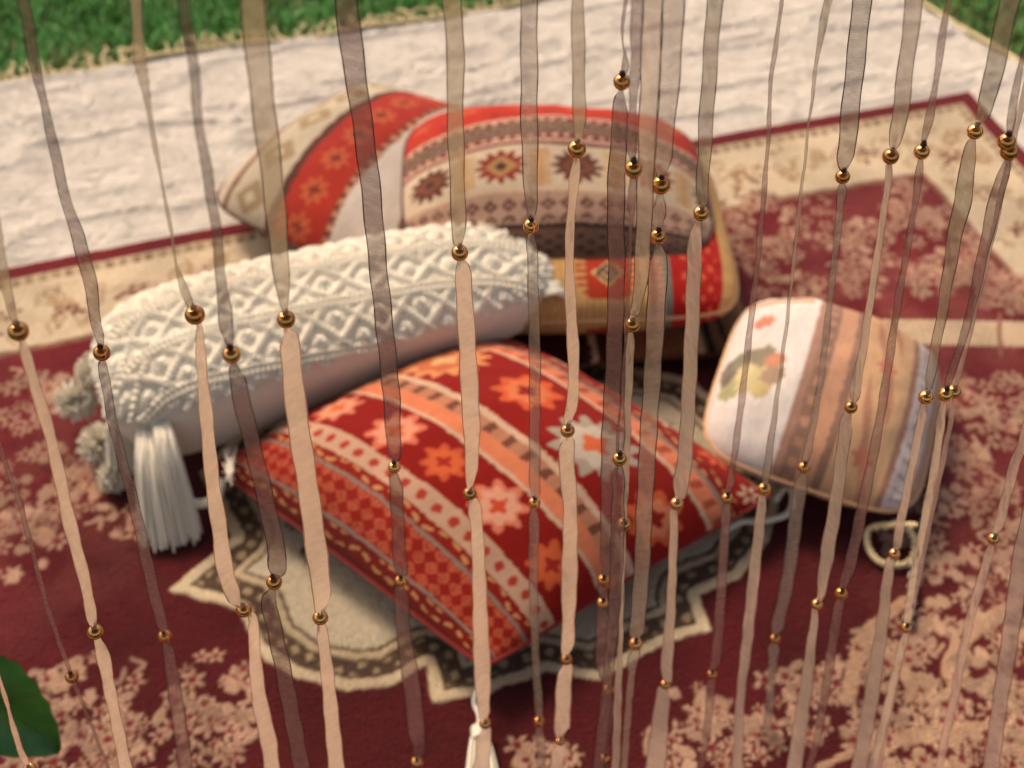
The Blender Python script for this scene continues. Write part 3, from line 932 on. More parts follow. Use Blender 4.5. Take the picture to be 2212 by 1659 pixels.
ex, ey = axes(math.radians(-19), 0.148, 0.165, -0.12, 0.0)
dc = np.array([0.428, 1.325, 0.092])
dcush = pillow('kilim_cushion', 'white cushion with flower print and brown and orange stripes beside the stack', dc, ex, ey, 0.100, col_d, 170, pipe='pipe_tan', seed=6, sag=0.7, pinch=0.0, expo=0.58, rnd=0.14, mute=0.22, mute_to=C(214, 190, 168))
# cord loop and black and white twisted cord at its near corner
q0 = dc + ex - ey
pts = [q0 - dc, W(1885, 1140, 0.05) - dc, W(1876, 1180, 0.03) - dc, W(1905, 1215, 0.024) - dc, W(1960, 1215, 0.024) - dc, W(1975, 1170, 0.03) - dc, W(1945, 1130, 0.04) - dc, W(1910, 1140, 0.03) - dc]
lc = crom(pts, 14)
tw = np.arange(len(lc)) * 0.9
tw = np.stack([np.cos(tw), np.sin(tw) * 0.6, np.sin(tw)], -1) * 0.0022
mesh('cord_loop', *join([tube(lc + tw, 0.0028, 6), tube(lc - tw, 0.0028, 6)]), M['fringe'], dcush)
pth = crom([W(2012, 1065, 0.022), W(2000, 1110, 0.024), W(1990, 1170, 0.022), W(1975, 1230, 0.022), W(1970, 1290, 0.021), W(1960, 1350, 0.021)], 30) - dc
parts, cc = [], []
for s in (0, PI):
    tt = np.arange(len(pth)) * 0.55 + s
    off = np.stack([np.cos(tt), np.zeros(len(pth)), np.sin(tt)], -1) * 0.0035
    parts.append(tube(pth + off, 0.0036, 6)); cc.append(np.tile(C(30, 24, 22) if s else C(208, 196, 176), (len(pth) * 6, 1)))
mesh('twisted_cord', *join(parts), M['cord_bw'], dcush, cols=np.vstack(cc))

# ------------------------------------------------------------------ white pillow with crochet cover
bwl, bwr = W(225, 862, 0.11), W(1185, 585, 0.15)
be1 = (bwr - bwl) / np.linalg.norm(bwr - bwl)
be2 = np.cross([0, 0, 1.0], be1); be2 /= np.linalg.norm(be2); bz = np.cross(be1, be2)
tl = math.radians(10)
be2t = be2 * math.cos(tl) + bz * math.sin(tl); bzt = -be2 * math.sin(tl) + bz * math.cos(tl)
bcen = (bwl + bwr) / 2
HL, HW, HH = np.linalg.norm(bwr - bwl) / 2, 0.098, 0.074
bol = empty('crochet_pillow', bcen)
tag(bol, 'long white pillow with crochet cover and yarn tassels resting on the red cushion', 'cushion')


def bsurf(a, t):
    """a along -1..1, t angle round the section"""
    e = 2 / 3.0
    ca, sa = np.cos(t), np.sin(t)
    cw = np.sign(ca) * np.abs(ca) ** e; sh_ = np.sign(sa) * np.abs(sa) ** e
    tap = np.clip(1 - np.abs(a) ** 6, 0, 1) ** 0.45
    tap = (0.12 + 0.88 * tap) * (1.02 - 0.20 * a)
    bow = 0.02 * (1 - a ** 2)
    return (a * HL)[..., None] * be1 + (cw * HW * tap)[..., None] * be2t + (sh_ * HH * tap + bow)[..., None] * bzt


n1, n2 = 120, 96
a1 = np.sin(np.linspace(-PI / 2, PI / 2, n1)); t1 = np.linspace(0, 2 * PI, n2 + 1)[:-1]
TT, AA_ = np.meshgrid(t1, a1, indexing='ij')
P = bsurf(AA_, TT) + (0.003 * (fbm(AA_ * 2, TT, 1.5, 301, 2) - 0.5))[..., None] * bzt
mesh('cover', P.reshape(-1, 3), grid_faces(n2, n1, True)[:, ::-1], M['white'], bol)

# crochet sheet: from the front edge over the top and down the back, knotted rows with real relief
n1, n2 = 420, 250
a1 = np.linspace(-0.985, 0.985, n1); t1 = np.linspace(math.radians(-152), math.radians(18), n2)   # front is -be2
t1 = np.linspace(math.radians(12), math.radians(152), n2)
AA_, TT = np.meshgrid(a1, t1, indexing='ij')
P = bsurf(AA_, TT)
du = np.gradient(P, axis=0); dv = np.gradient(P, axis=1)
Nn = np.cross(du, dv); Nn /= np.linalg.norm(Nn, axis=-1)[..., None] + 1e-12
if (Nn[n1 // 2, n2 // 2] @ bzt) < 0: Nn = -Nn
xs = AA_ * HL * 1000                                        # millimetres along
ys = np.cumsum(np.linalg.norm(dv, axis=-1), axis=1) * 1000  # millimetres round


def rope(c_, w, al, pit):
    d = np.abs(c_) / w
    prof = np.sqrt(np.clip(1 - d ** 2, 0, 1))
    return prof * (0.72 + 0.28 * np.sin(al * 2 * PI / pit + c_ / w * 1.4))


jx = xs + 3.0 * fbm(xs / 30, ys / 30, 1.0, 341, 2); jy = ys + 3.0 * fbm(xs / 30 + 9, ys / 30, 1.0, 343, 2)
hrel = 0.30 * np.abs(np.sin(jx * PI / 8.5)) * (0.6 + 0.4 * np.sin(jy * 2 * PI / 5.5 + 1.6 * np.abs(np.sin(jx * PI / 8.5))))   # plain stitches
cell = 58.0
d1 = (((jx + jy) % cell) - cell / 2) / 1.414; d2 = (((jx - jy) % cell) - cell / 2) / 1.414
hrel = np.maximum(hrel, 0.92 * rope(d1, 6.2, jx - jy, 8.6))                                        # crossing cords
hrel = np.maximum(hrel, 1.0 * rope(d2, 6.2, jx + jy, 8.6))
kx = ((jx + jy) % cell); ky = ((jx - jy) % cell)
kd = np.hypot(np.minimum(kx, cell - kx), np.minimum(ky, cell - ky)) / 1.414
kth = np.arctan2(np.where(kx < cell / 2, kx, kx - cell), np.where(ky < cell / 2, ky, ky - cell))
hrel = np.maximum(hrel, np.sqrt(np.clip(1 - (kd / 11.0) ** 2, 0, 1)) * (0.75 + 0.2 * np.sin(kth * 5 + kd * 0.9)))   # knots
rowd = ((jy + 20) % 68.0) - 34
hrel = np.where(np.abs(rowd) < 9, 0.95 * np.maximum(rope(rowd - 4.4, 4.6, jx, 7.0), rope(rowd + 4.4, 4.6, -jx, 7.0)), hrel)   # braided rows
hrel *= 0.8 + 0.4 * fbm(xs / 40, ys / 40, 1.3, 333, 2)
edge_up = np.clip((n2 - 1 - np.arange(n2)) / 5.0, 0, 1)[None, :]
scal = 6.0 * (0.5 + 0.5 * np.cos(xs / 9.0))                 # scalloped lower edge on the front
P2 = P + Nn * ((0.0015 + 0.0105 * hrel))[..., None]
tfront = np.clip((ys - (ys.max(axis=1, keepdims=True) - 14)) / 14, 0, 1)
P2 = P2 - dv / (np.linalg.norm(dv, axis=-1)[..., None] + 1e-9) * (tfront * scal / 1000)[..., None]
mesh('crochet_cover', P2.reshape(-1, 3), grid_faces(n1, n2), M['yarn'], bol)

# yarn pompoms and long tassels on the left end, short fringe on the right end
r8 = np.random.default_rng(8)


def pompom(c, R, name='pompom'):
    parts = []
    for k in range(260):
        d = r8.normal(size=3); d /= np.linalg.norm(d)
        a = np.cross(d, [0.3, 0.5, 0.8]); a /= np.linalg.norm(a)
        parts.append(tube([c + d * R * 0.2, c + d * R * 0.7 + a * R * 0.12, c + d * R * r8.uniform(0.9, 1.08) + a * R * r8.uniform(-0.1, 0.4)], [0.0016, 0.0018, 0.0013], 4))
    o = mesh(name, *join(parts), M['yarn'], bol); o['kind'] = 'stuff'
    return o


for px, py, z, R in ((165, 865, 0.075, 0.030), (205, 800, 0.105, 0.026), (215, 960, 0.05, 0.030), (245, 1030, 0.035, 0.022), (270, 850, 0.12, 0.028)):
    pompom(W(px, py, z) - bcen, R)


def hanging(p0_, p1_, nst, sp, rad=0.0021, drop=0.02):
    parts = []
    p0_, p1_ = np.asarray(p0_), np.asarray(p1_)
    for k in range(nst):
        a, rr = r8.uniform(0, 2 * PI), math.sqrt(r8.random())
        o0 = np.array([math.cos(a) * rr * sp * 0.5, math.sin(a) * rr * sp * 0.4, 0])
        o1 = np.array([math.cos(a + r8.normal(0, 0.4)) * rr * sp, math.sin(a) * rr * sp * 0.7, r8.uniform(0, 0.004)])
        e = p1_ + (p1_ - p0_) * r8.uniform(-0.10, 0.06)
        mid = (p0_ + e) / 2 + np.array([0, 0, drop]) + (o0 + o1) / 2
        parts.append(tube(crom([p0_ + o0, mid, e + o1], 6), rad, 5))
    o = mesh('yarn_tassel', *join(parts), M['yarn'], bol); o['kind'] = 'stuff'


hanging(W(320, 900, 0.14) - bcen, W(350, 1165, 0.022) - bcen, 150, 0.027, 0.0013, 0.03)
hanging(W(345, 900, 0.15) - bcen, W(405, 1150, 0.022) - bcen, 110, 0.021, 0.0013, 0.04)
hanging(W(260, 880, 0.12) - bcen, W(265, 1010, 0.05) - bcen, 80, 0.022, 0.0013, 0.02)
mesh('cord_loop', *tube(crom([W(385, 1010, 0.10) - bcen, W(392, 1065, 0.06) - bcen, W(425, 1088, 0.05) - bcen, W(465, 1075, 0.06) - bcen, W(480, 1035, 0.08) - bcen], 8), 0.0065, 8), M['yarn'], bol)
for k in range(11):
    f_ = k / 10
    p_a = be1 * (HL - 0.035) + be2t * (HW * (0.62 - 1.24 * f_)) + bzt * 0.035
    hanging(p_a, p_a + be1 * r8.uniform(0.045, 0.06) + np.array([0.004, -0.004, -0.055]), 15, 0.011, 0.0021, 0.022)

# ------------------------------------------------------------------ unseen cover added overhead to shade the foreground and hold the ribbons
CZ = 1.95
cxs = np.linspace(-1.5, 1.5, 31); cys = np.linspace(-1.6, 0.95, 26)
X, Y = np.meshgrid(cxs, cys, indexing='ij')
Zc = CZ + 0.25 * (1 - (Y + 1.6) / 2.52) - 0.03 * np.sin((X + 1.5) * PI / 3) + 0.004 * np.sin(X * 14)
top = np.stack([X, Y, Zc], -1).reshape(-1, 3)
f1 = grid_faces(31, 26)
cv = np.vstack([top, top + [0, 0, 0.004]])
added_canopy = empty('added_canopy', (0, 0, 0))
tag(added_canopy, kind='structure')
mesh('added_canvas_sheet', cv, np.vstack([f1[:, ::-1], f1 + len(top)]), M['canvas'], added_canopy)
for sx in (-1.45, 1.45):
    for sy in (-1.5, 0.9):
        zt = CZ + 0.25 * (1 - (sy + 1.6) / 2.52)
        mesh('added_pole', *tube([(sx, sy, -0.02), (sx, sy, 1.0), (sx, sy, zt)], 0.018, 10), M['wood'], added_canopy)

# ------------------------------------------------------------------ hanging ribbons with beads
PLUM = C(58, 32, 32)
M['mauve'] = organza('mauve_organza', C(140, 98, 92), C(52, 28, 30), 0.64)
M['taupe'] = organza('taupe_organza', C(176, 148, 130), C(62, 38, 36), 0.54)
M['beige'] = organza('beige_organza', C(226, 190, 164), C(92, 62, 52), 0.66)
M['blush'] = organza('blush_organza', C(240, 194, 172), C(150, 100, 86), 0.76)
M['olive'] = organza('olive_beige_organza', C(178, 154, 124), C(78, 52, 44), 0.66)
M['ribbon_lit'] = organza('cream_organza_lit', C(232, 196, 170), C(160, 116, 96), 0.88)  # brighter copy for the lower ribbon lengths, light put into the colour
M['grey'] = organza('grey_organza', C(140, 122, 112), C(34, 24, 26), 0.6)


def canopy_z(x, y):
    return CZ + 0.25 * (1 - (y + 1.6) / 2.52) - 0.03 * math.sin((x + 1.5) * PI / 3) + 0.004 * math.sin(x * 14)


# a bead: round, drilled through, made once
prof = [(0.0015, 0.0)]
bv_, bf_ = [], []
R0, r0 = 0.0058, 0.0010
lat = [math.asin(r0 / R0) + (PI - 2 * math.asin(r0 / R0)) * k / 16 for k in range(17)]
rings = [(R0 * math.sin(a), R0 * math.cos(a)) for a in lat]
rings = [(r0 * 0.9, rings[0][1] - 0.0015)] + rings + [(r0 * 0.9, rings[-1][1] + 0.0015)]
for (rr, z) in rings:
    for k in range(24):
        a = k * 2 * PI / 24
        bv_.append((rr * math.cos(a), rr * math.sin(a), z))
for i in range(len(rings) - 1):
    for k in range(24):
        l = (k + 1) % 24
        bf_.append((i * 24 + k, (i + 1) * 24 + k, (i + 1) * 24 + l, i * 24 + l))
tmp = mesh('bead', bv_, np.array(bf_), M['bead'])
BEAD = tmp.data
bpy.data.objects.remove(tmp)
M['knot_dark'] = simple('dark_knot', C(74, 46, 44), 0.8)
M['knot_pale'] = simple('pale_knot', C(176, 138, 118), 0.8)
GROUP = 'beaded ribbons hanging from the canopy'
US = np.array([0.0, 0.05, 0.2, 0.4, 0.6, 0.8, 0.95, 1.0])
strand_no = 0


def strand(label, mat, y0, pts, beads, tail=True, lower=None):
    global strand_no
    strand_no += 1
    rs = np.random.default_rng(500 + strand_no)
    pts = [tuple(p) for p in pts]
    for b in beads:
        pts = [p for p in pts if abs(p[1] - b[1]) > 9]
        pts = [p for p in pts if not (abs(p[1] - b[1]) < 46 and p[2] < 20)]
        pts.append((b[0], b[1], -1))
    pts.sort(key=lambda p: p[1])
    for i, p in enumerate(pts):
        if p[2] < 0:
            nb_ = [q[2] for q in pts[max(0, i - 1):i + 2] if q[2] > 0]
            pts[i] = (p[0], p[1], max(nb_) if nb_ else 12)
    P = []
    for (x, y, w) in pts:
        q = V(x, y, y0)
        P.append([q[0], q[2], w * depth(q) / FPX, y])
    P = np.array(P)
    wf = P[:, 2].max()
    c = crom(P, 9)
    kq = np.linspace(0, len(P) - 1, len(c))
    c[:, 2] = np.interp(kq, np.arange(len(P)), P[:, 2])
    c[:, 2] = np.clip(c[:, 2], 0.0022, wf)
    # up to the canopy rim, down towards the rug
    zt = canopy_z(c[0, 0], y0) + 0.003
    n_up = 40
    up = np.zeros((n_up, 4))
    f_ = np.linspace(0, 1, n_up, endpoint=False)
    up[:, 0] = c[0, 0] + 0.004 * np.sin(f_ * 9)
    up[:, 1] = zt + (c[0, 1] - zt) * f_
    up[:, 2] = c[0, 2] + (wf * (0.55 + 0.45 * np.cos(f_ * 14 + strand_no)) - c[0, 2]) * np.sin(f_ * PI) ** 0.5
    up[:, 3] = -500
    c = np.vstack([up, c])
    zb = c[-1, 1]
    if tail and zb > 0.05:
        dn = np.zeros((16, 4)); f_ = np.linspace(0, 1, 17)[1:]
        dn[:, 0] = c[-1, 0]; dn[:, 1] = zb + (max(0.03, zb - 0.16) - zb) * f_
        dn[:, 2] = c[-1, 2] + (wf * 0.7 - c[-1, 2]) * f_; dn[:, 3] = c[-1, 3] + 200 * f_
        c = np.vstack([c, dn])
    n_ = len(c)
    gat = np.ones(n_)
    for b in beads:
        zb_ = V(b[0], b[1], y0)[2]
        gat = np.minimum(gat, np.clip((np.abs(c[:, 1] - zb_) - 0.0055) / 0.017, 0, 1))
    gat = np.sin(gat * PI / 2) ** 0.8
    c[:, 2] = 0.0026 + (c[:, 2] - 0.0026) * gat
    sgn = 1 if strand_no % 2 else -1
    zs = c[:, 1]
    yo = 0.0015 * np.sin(zs * 11 + strand_no * 1.7) * gat + 0.0006 * np.sin(zs * 47 + strand_no) * gat
    hx = c[:, 2] / 2
    hy = np.sqrt(np.clip(wf ** 2 - c[:, 2] ** 2, 0, None)) / 2 * gat * sgn * 0.85
    vv = np.zeros((n_, len(US), 3)); uv = np.zeros((n_, len(US), 2))
    for k, u in enumerate(US):
        s = 2 * u - 1
        pleat = (1 - gat) * 0.0014 * np.sin(u * 2 * PI * 1.7 + strand_no) + gat * 0.0010 * (s * s - 0.5) * np.sin(zs * 23 + strand_no) + 0.0011 * np.sin(zs * 190 + 12 * u + strand_no) * np.sin(zs * 41 + strand_no) + 0.0008 * np.sin(zs * 420 + 20 * u)
        ripple = 0.00035 * np.sin(zs * 120 + strand_no * 2 + 5 * u)
        az = np.arctan2(c[:, 0], y0)
        across = hx * s + ripple * np.abs(s) * gat; along = hy * s + pleat + yo
        vv[:, k, 0] = c[:, 0] + across * np.cos(az) + along * np.sin(az)
        vv[:, k, 1] = y0 - across * np.sin(az) + along * np.cos(az)
        vv[:, k, 2] = zs + hx * 0.06 * s * np.sin(zs * 30 + strand_no)
        uv[:, k, 0] = u; uv[:, k, 1] = zs + strand_no * 0.37
    base = np.array([c[-1, 0], y0, zs[-1]])
    root = empty('beaded_ribbon', base)
    tag(root, label, 'ribbon', GROUP)
    rib = mesh('ribbon', (vv - base).reshape(-1, 3), grid_faces(n_, len(US)), M[mat], root, uvs=uv.reshape(-1, 2))
    if lower:                                    # same ribbon below this bead, its brighter lit look painted in
        rib.data.materials.append(M[lower[0]])
        zc = V(0, lower[1], y0)[2]
        fz = np.repeat((0.5 * (zs[:-1] + zs[1:]) < zc).astype(np.int32), len(US) - 1)
        rib.data.polygons.foreach_set('material_index', fz)
    for b in beads:
        q_loc = V(b[0], b[1], y0)
        o = bpy.data.objects.new('bead', BEAD)
        COL.objects.link(o); o.parent = root
        o.location = q_loc - base
        o.rotation_euler = (rs.normal(0, 0.12), rs.normal(0, 0.12), rs.uniform(0, 6))
        s = rs.uniform(0.90, 1.10); o.scale = (s, s, s * 0.97)
        kv = []
        for q in range(3):
            aa = np.linspace(0, 2 * PI, 11)[:-1]
            cz_ = 0.0056 + q * 0.0010
            tl_ = rs.uniform(-0.5, 0.5)
            kv.append(tube(np.stack([np.cos(aa) * (0.0016 - 0.0003 * q), np.sin(aa) * (0.0016 - 0.0003 * q), cz_ + 0.0010 * tl_ * np.cos(aa + q)], -1), 0.0008, 5, True))
        kn = mesh('knot', *join(kv), M['knot_' + ('dark' if mat in ('mauve', 'grey', 'taupe') else 'pale')], root)
        kn.location = q_loc - base
    return root


strand('pale beige ribbon with a bead by the left rug border and one over bare burgundy', 'olive', 0.575,
       [(-30, 430, 26), (-8, 500, 26), (8, 590, 24), (22, 660, 22), (33, 692, 12), (48, 745, 14), (62, 790, 24), (110, 950, 26), (150, 1130, 30), (180, 1240, 26), (198, 1330, 16), (214, 1395, 22), (226, 1430, 30), (246, 1530, 26), (272, 1662, 28)],
       [(40, 716), (206, 1365)], lower=('ribbon_lit', 716))
strand('thin dark ribbon ending in a bead beside the big green leaf', 'mauve', 0.66,
       [(-40, 850, 10), (0, 970, 10), (40, 1080, 12), (75, 1210, 10), (105, 1320, 9), (138, 1430, 10), (160, 1500, 10)], [(155, 1462)], True)
strand('narrow pale ribbon hanging across the big green leaf', 'blush', 0.60,
       [(-30, 1380, 9), (0, 1470, 9), (20, 1540, 10), (40, 1610, 14), (56, 1645, 14), (75, 1680, 12)], [(64, 1662)])
strand('dark mauve ribbon with bends over the cream blanket, its upper bead above the yarn pompoms', 'mauve', 0.70,
       [(48, 0, 24), (62, 60, 24), (80, 170, 20), (100, 240, 17), (120, 340, 22), (145, 440, 22), (165, 500, 30), (178, 545, 30), (192, 600, 28), (206, 690, 20), (232, 850, 18), (255, 960, 20), (290, 1090, 22), (330, 1270, 24), (348, 1345, 16), (366, 1421, 22), (378, 1500, 28), (402, 1662, 30)],
       [(220, 762), (356, 1374)])
strand('olive beige ribbon thinning to a thread, then wide and blush below its bead', 'olive', 0.64,
       [(293, 0, 28), (300, 100, 30), (308, 160, 22), (325, 250, 14), (345, 370, 8), (365, 470, 6), (385, 590, 8), (410, 655, 12), (430, 712, 22), (435, 800, 26), (445, 900, 32), (460, 1050, 34), (475, 1150, 36), (486, 1230, 38), (508, 1292, 30), (546, 1342, 26), (551, 1420, 30), (562, 1520, 34), (580, 1600, 36), (588, 1662, 34)],
       [(421, 680), (527, 1317)], lower=('ribbon_lit', 680))
strand('dark mauve ribbon with two beads between the two blush ribbons by the white pillow', 'mauve', 0.60,
       [(395, 0, 24), (405, 60, 24), (418, 150, 20), (430, 270, 18), (445, 360, 24), (456, 420, 22), (470, 520, 20), (480, 620, 20), (485, 660, 28), (488, 700, 30), (496, 738, 16), (508, 795, 26), (515, 825, 36), (530, 900, 38), (560, 1020, 38), (585, 1130, 38), (599, 1205, 40), (594, 1236, 16), (586, 1282, 20), (582, 1310, 34), (602, 1400, 34), (626, 1520, 36), (652, 1662, 36)],
       [(500, 766), (592, 1257)])
strand('wide olive beige ribbon crossing lawn and blanket edge, beaded above the crochet cover', 'olive', 0.63,
       [(545, 0, 56), (560, 150, 54), (575, 280, 50), (590, 400, 48), (605, 550, 42), (615, 650, 24), (620, 716, 30), (627, 760, 46), (642, 900, 48), (665, 1050, 46), (685, 1200, 48), (696, 1285, 40), (693, 1310, 18), (695, 1362, 24), (706, 1450, 30), (716, 1550, 34), (727, 1662, 36)],
       [(618, 690), (692, 1334)], lower=('ribbon_lit', 690))
strand('mauve ribbon over the left half of the red cushion, with three beads', 'mauve', 0.76,
       [(748, 0, 50), (760, 110, 52), (778, 230, 46), (800, 400, 44), (815, 560, 40), (830, 700, 40), (845, 850, 38), (850, 960, 30), (856, 1060, 28), (862, 1180, 28), (870, 1350, 32), (885, 1450, 38), (900, 1580, 38), (903, 1622, 20), (900, 1700, 26)],
       [(852, 1009), (866, 1254), (900, 1646)])
strand('beige ribbon hanging over the near corner tassel of the red cushion', 'olive', 0.74,
       [(975, 0, 40), (985, 120, 40), (983, 200, 38), (985, 300, 36), (990, 450, 32), (993, 520, 18), (1000, 600, 36), (1008, 720, 38), (1015, 850, 40), (1020, 950, 36), (1018, 1040, 24), (1028, 1120, 26), (1035, 1250, 30), (1038, 1350, 34), (1042, 1450, 38), (1046, 1535, 24), (1044, 1600, 34), (1040, 1662, 36)],
       [(993, 546), (1015, 1066), (1048, 1562)], lower=('ribbon_lit', 546))
strand('smooth mauve taupe ribbon in front of the red banded cushion, narrow in its lower half', 'taupe', 0.78,
       [(1142, 0, 38), (1143, 120, 38), (1143, 250, 38), (1145, 350, 36), (1147, 450, 26), (1150, 560, 24), (1155, 750, 26), (1155, 950, 24), (1154, 1060, 14), (1152, 1250, 20), (1156, 1400, 18), (1160, 1530, 14), (1170, 1662, 20)],
       [(1147, 488), (1155, 1085), (1165, 1558)])
strand('narrow taupe ribbon whose bead hangs at the red top of the banded cushion', 'olive', 0.75,
       [(1248, 0, 27), (1250, 150, 28), (1252, 270, 26), (1249, 298, 14), (1244, 350, 16), (1238, 420, 22), (1230, 530, 18), (1232, 650, 22), (1238, 760, 24), (1238, 850, 24), (1228, 905, 18), (1224, 1000, 34), (1232, 1100, 30), (1230, 1250, 36), (1228, 1350, 26), (1218, 1480, 34), (1215, 1555, 34), (1205, 1640, 30), (1202, 1662, 30)],
       [(1246, 322), (1226, 930), (1224, 1424), (1210, 1600)], lower=('ribbon_lit', 322))
strand('mauve ribbon, a thread above its topmost bead and wide below it', 'mauve', 0.76,
       [(1350, 0, 6), (1345, 80, 5), (1352, 130, 14), (1345, 155, 10), (1344, 204, 16), (1340, 245, 34), (1335, 330, 38), (1330, 450, 40), (1332, 600, 38), (1325, 800, 36), (1318, 950, 40), (1314, 1100, 36), (1308, 1220, 24), (1304, 1278, 14), (1305, 1355, 36), (1302, 1430, 32), (1312, 1466, 18), (1310, 1550, 28), (1306, 1600, 20), (1300, 1690, 26)],
       [(1343, 177), (1304, 1253), (1302, 1302), (1315, 1489), (1307, 1637)])
strand('spirally twisted dark mauve ribbon, thread thin between its two beads', 'mauve', 0.70,
       [(1375, 0, 26), (1375, 60, 27), (1374, 110, 18), (1370, 170, 26), (1368, 230, 16), (1362, 300, 24), (1367, 338, 12), (1370, 395, 14), (1362, 500, 8), (1358, 600, 8), (1352, 720, 7), (1345, 850, 7), (1338, 960, 8), (1336, 1025, 26), (1334, 1150, 30), (1328, 1300, 26), (1315, 1450, 24), (1292, 1662, 24)],
       [(1368, 365), (1338, 991)])
strand('wide cream ribbon tapering to a bead at the seam of the tan cushion', 'beige', 0.72,
       [(1410, 0, 44), (1405, 150, 44), (1398, 300, 40), (1392, 450, 36), (1386, 580, 34), (1376, 660, 22), (1363, 735, 16), (1357, 850, 18), (1353, 1000, 16), (1350, 1100, 12), (1350, 1165, 10), (1345, 1250, 10), (1340, 1400, 12), (1335, 1500, 18), (1330, 1662, 18)],
       [(1365, 702), (1348, 1132)], lower=('ribbon_lit', 702))
strand('grey taupe ribbon with two close beads and a short puffed loop between them', 'taupe', 0.73,
       [(1455, 0, 48), (1450, 120, 46), (1443, 220, 42), (1433, 320, 40), (1427, 366, 14), (1425, 430, 22), (1423, 458, 30), (1421, 486, 14), (1422, 538, 30), (1422, 575, 40), (1418, 650, 42), (1410, 800, 38), (1400, 950, 38), (1392, 1100, 36), (1385, 1250, 34), (1378, 1350, 18), (1365, 1450, 16), (1356, 1550, 14), (1348, 1662, 14)],
       [(1427, 400), (1421, 511), (1373, 1390)])
strand('beige ribbon right of the puffed loop, blush below its dark bead', 'olive', 0.77,
       [(1543, 0, 36), (1535, 120, 34), (1524, 280, 34), (1520, 350, 30), (1516, 428, 16), (1508, 492, 26), (1500, 560, 36), (1495, 700, 34), (1488, 850, 34), (1478, 1000, 34), (1470, 1056, 18), (1456, 1120, 22), (1452, 1250, 22), (1447, 1350, 24), (1440, 1446, 16), (1432, 1512, 32), (1422, 1600, 42), (1416, 1662, 44)],
       [(1514, 461), (1462, 1088), (1437, 1478)], lower=('ribbon_lit', 461))
strand('very thin rosy ribbon over the burgundy rug edge, two beads near the medallion', 'mauve', 0.80,
       [(1688, 0, 8), (1675, 110, 10), (1664, 170, 9), (1662, 250, 6), (1650, 420, 10), (1630, 620, 12), (1604, 850, 14), (1580, 1030, 14), (1562, 1200, 20), (1549, 1400, 22), (1533, 1520, 16), (1525, 1600, 16)],
       [(1571, 1076), (1538, 1456)])
strand('thin beige ribbon, blush and creased below its bead at the white cord loop', 'olive', 0.80,
       [(1790, 0, 14), (1775, 60, 17), (1765, 130, 9), (1755, 200, 9), (1750, 245, 7), (1730, 420, 8), (1706, 640, 9), (1680, 850, 10), (1657, 1020, 12), (1645, 1100, 22), (1628, 1250, 26), (1612, 1400, 24), (1600, 1500, 20), (1592, 1662, 24)],
       [(1651, 1056)], lower=('ribbon_lit', 1056))
strand('broad grey ribbon with black edges and one bead beside the scrolled rug border', 'grey', 0.86,
       [(1862, 0, 42), (1850, 120, 40), (1838, 230, 40), (1829, 320, 38), (1823, 355, 18), (1815, 450, 14), (1798, 600, 12), (1775, 800, 12), (1748, 960, 16), (1722, 1100, 28), (1702, 1250, 28), (1688, 1335, 18), (1668, 1450, 16), (1655, 1600, 16)],
       [(1820, 382), (1737, 1009), (1674, 1379)])
strand('pinkish beige ribbon, its topmost bead on the cream rug border, creased blush below', 'beige', 0.76,
       [(1975, 0, 40), (1962, 100, 36), (1950, 200, 38), (1940, 270, 34), (1930, 310, 14), (1915, 420, 16), (1888, 600, 18), (1860, 780, 20), (1844, 850, 12), (1826, 930, 30), (1806, 1080, 30), (1786, 1200, 32), (1771, 1285, 20), (1758, 1350, 20), (1746, 1450, 28), (1730, 1560, 32), (1716, 1662, 34)],
       [(1924, 338), (1838, 880), (1765, 1305)], lower=('ribbon_lit', 338))
strand('thin dark mauve ribbon with a bead just above the burgundy field corner', 'mauve', 0.76,
       [(2050, 0, 14), (2032, 100, 14), (2020, 190, 12), (2006, 260, 18), (1994, 300, 12), (1988, 362, 14), (1975, 450, 12), (1940, 650, 14), (1902, 900, 18), (1862, 1100, 24), (1836, 1220, 24), (1800, 1380, 20), (1785, 1480, 18), (1765, 1600, 16)],
       [(1991, 328), (1817, 1282)])
strand('wide beige ribbon over the blanket corner, beaded on the burgundy rug edge', 'olive', 0.77,
       [(2180, 0, 44), (2160, 100, 42), (2140, 180, 40), (2125, 240, 34), (2112, 262, 16), (2101, 306, 14), (2094, 340, 34), (2082, 420, 40), (2060, 520, 34), (2030, 700, 24), (2006, 830, 12), (1990, 892, 18), (1975, 980, 20), (1956, 1080, 20), (1940, 1168, 16), (1921, 1230, 26), (1906, 1350, 30), (1886, 1480, 34), (1866, 1600, 34), (1856, 1662, 36)],
       [(2106, 284), (2000, 858), (1932, 1196)], lower=('ribbon_lit', 858))
strand('dark twisted ribbon with a close pair of beads at the right rug edge', 'mauve', 0.76,
       [(2260, -20, 12), (2222, 80, 12), (2202, 160, 12), (2186, 240, 16), (2178, 275, 12), (2172, 358, 26), (2152, 430, 30), (2130, 520, 24), (2092, 690, 16), (2052, 815, 10), (2038, 890, 16), (2020, 1000, 16), (1996, 1130, 16), (1972, 1250, 14), (1960, 1320, 10), (1936, 1450, 16), (1912, 1550, 18), (1882, 1662, 20)],
       [(2174, 306), (2180, 328), (2042, 852), (1958, 1356)], lower=('ribbon_lit', 852))
strand('beige ribbon close behind the twisted one, with a bead by the floral field', 'blush', 0.79,
       [(2265, 40, 16), (2214, 200, 16), (2190, 300, 14), (2168, 400, 14), (2130, 570, 12), (2085, 760, 10), (2062, 848, 8), (2052, 920, 12), (2010, 1120, 12), (1975, 1290, 12), (1930, 1500, 12), (1900, 1662, 12)], [(2060, 846)])
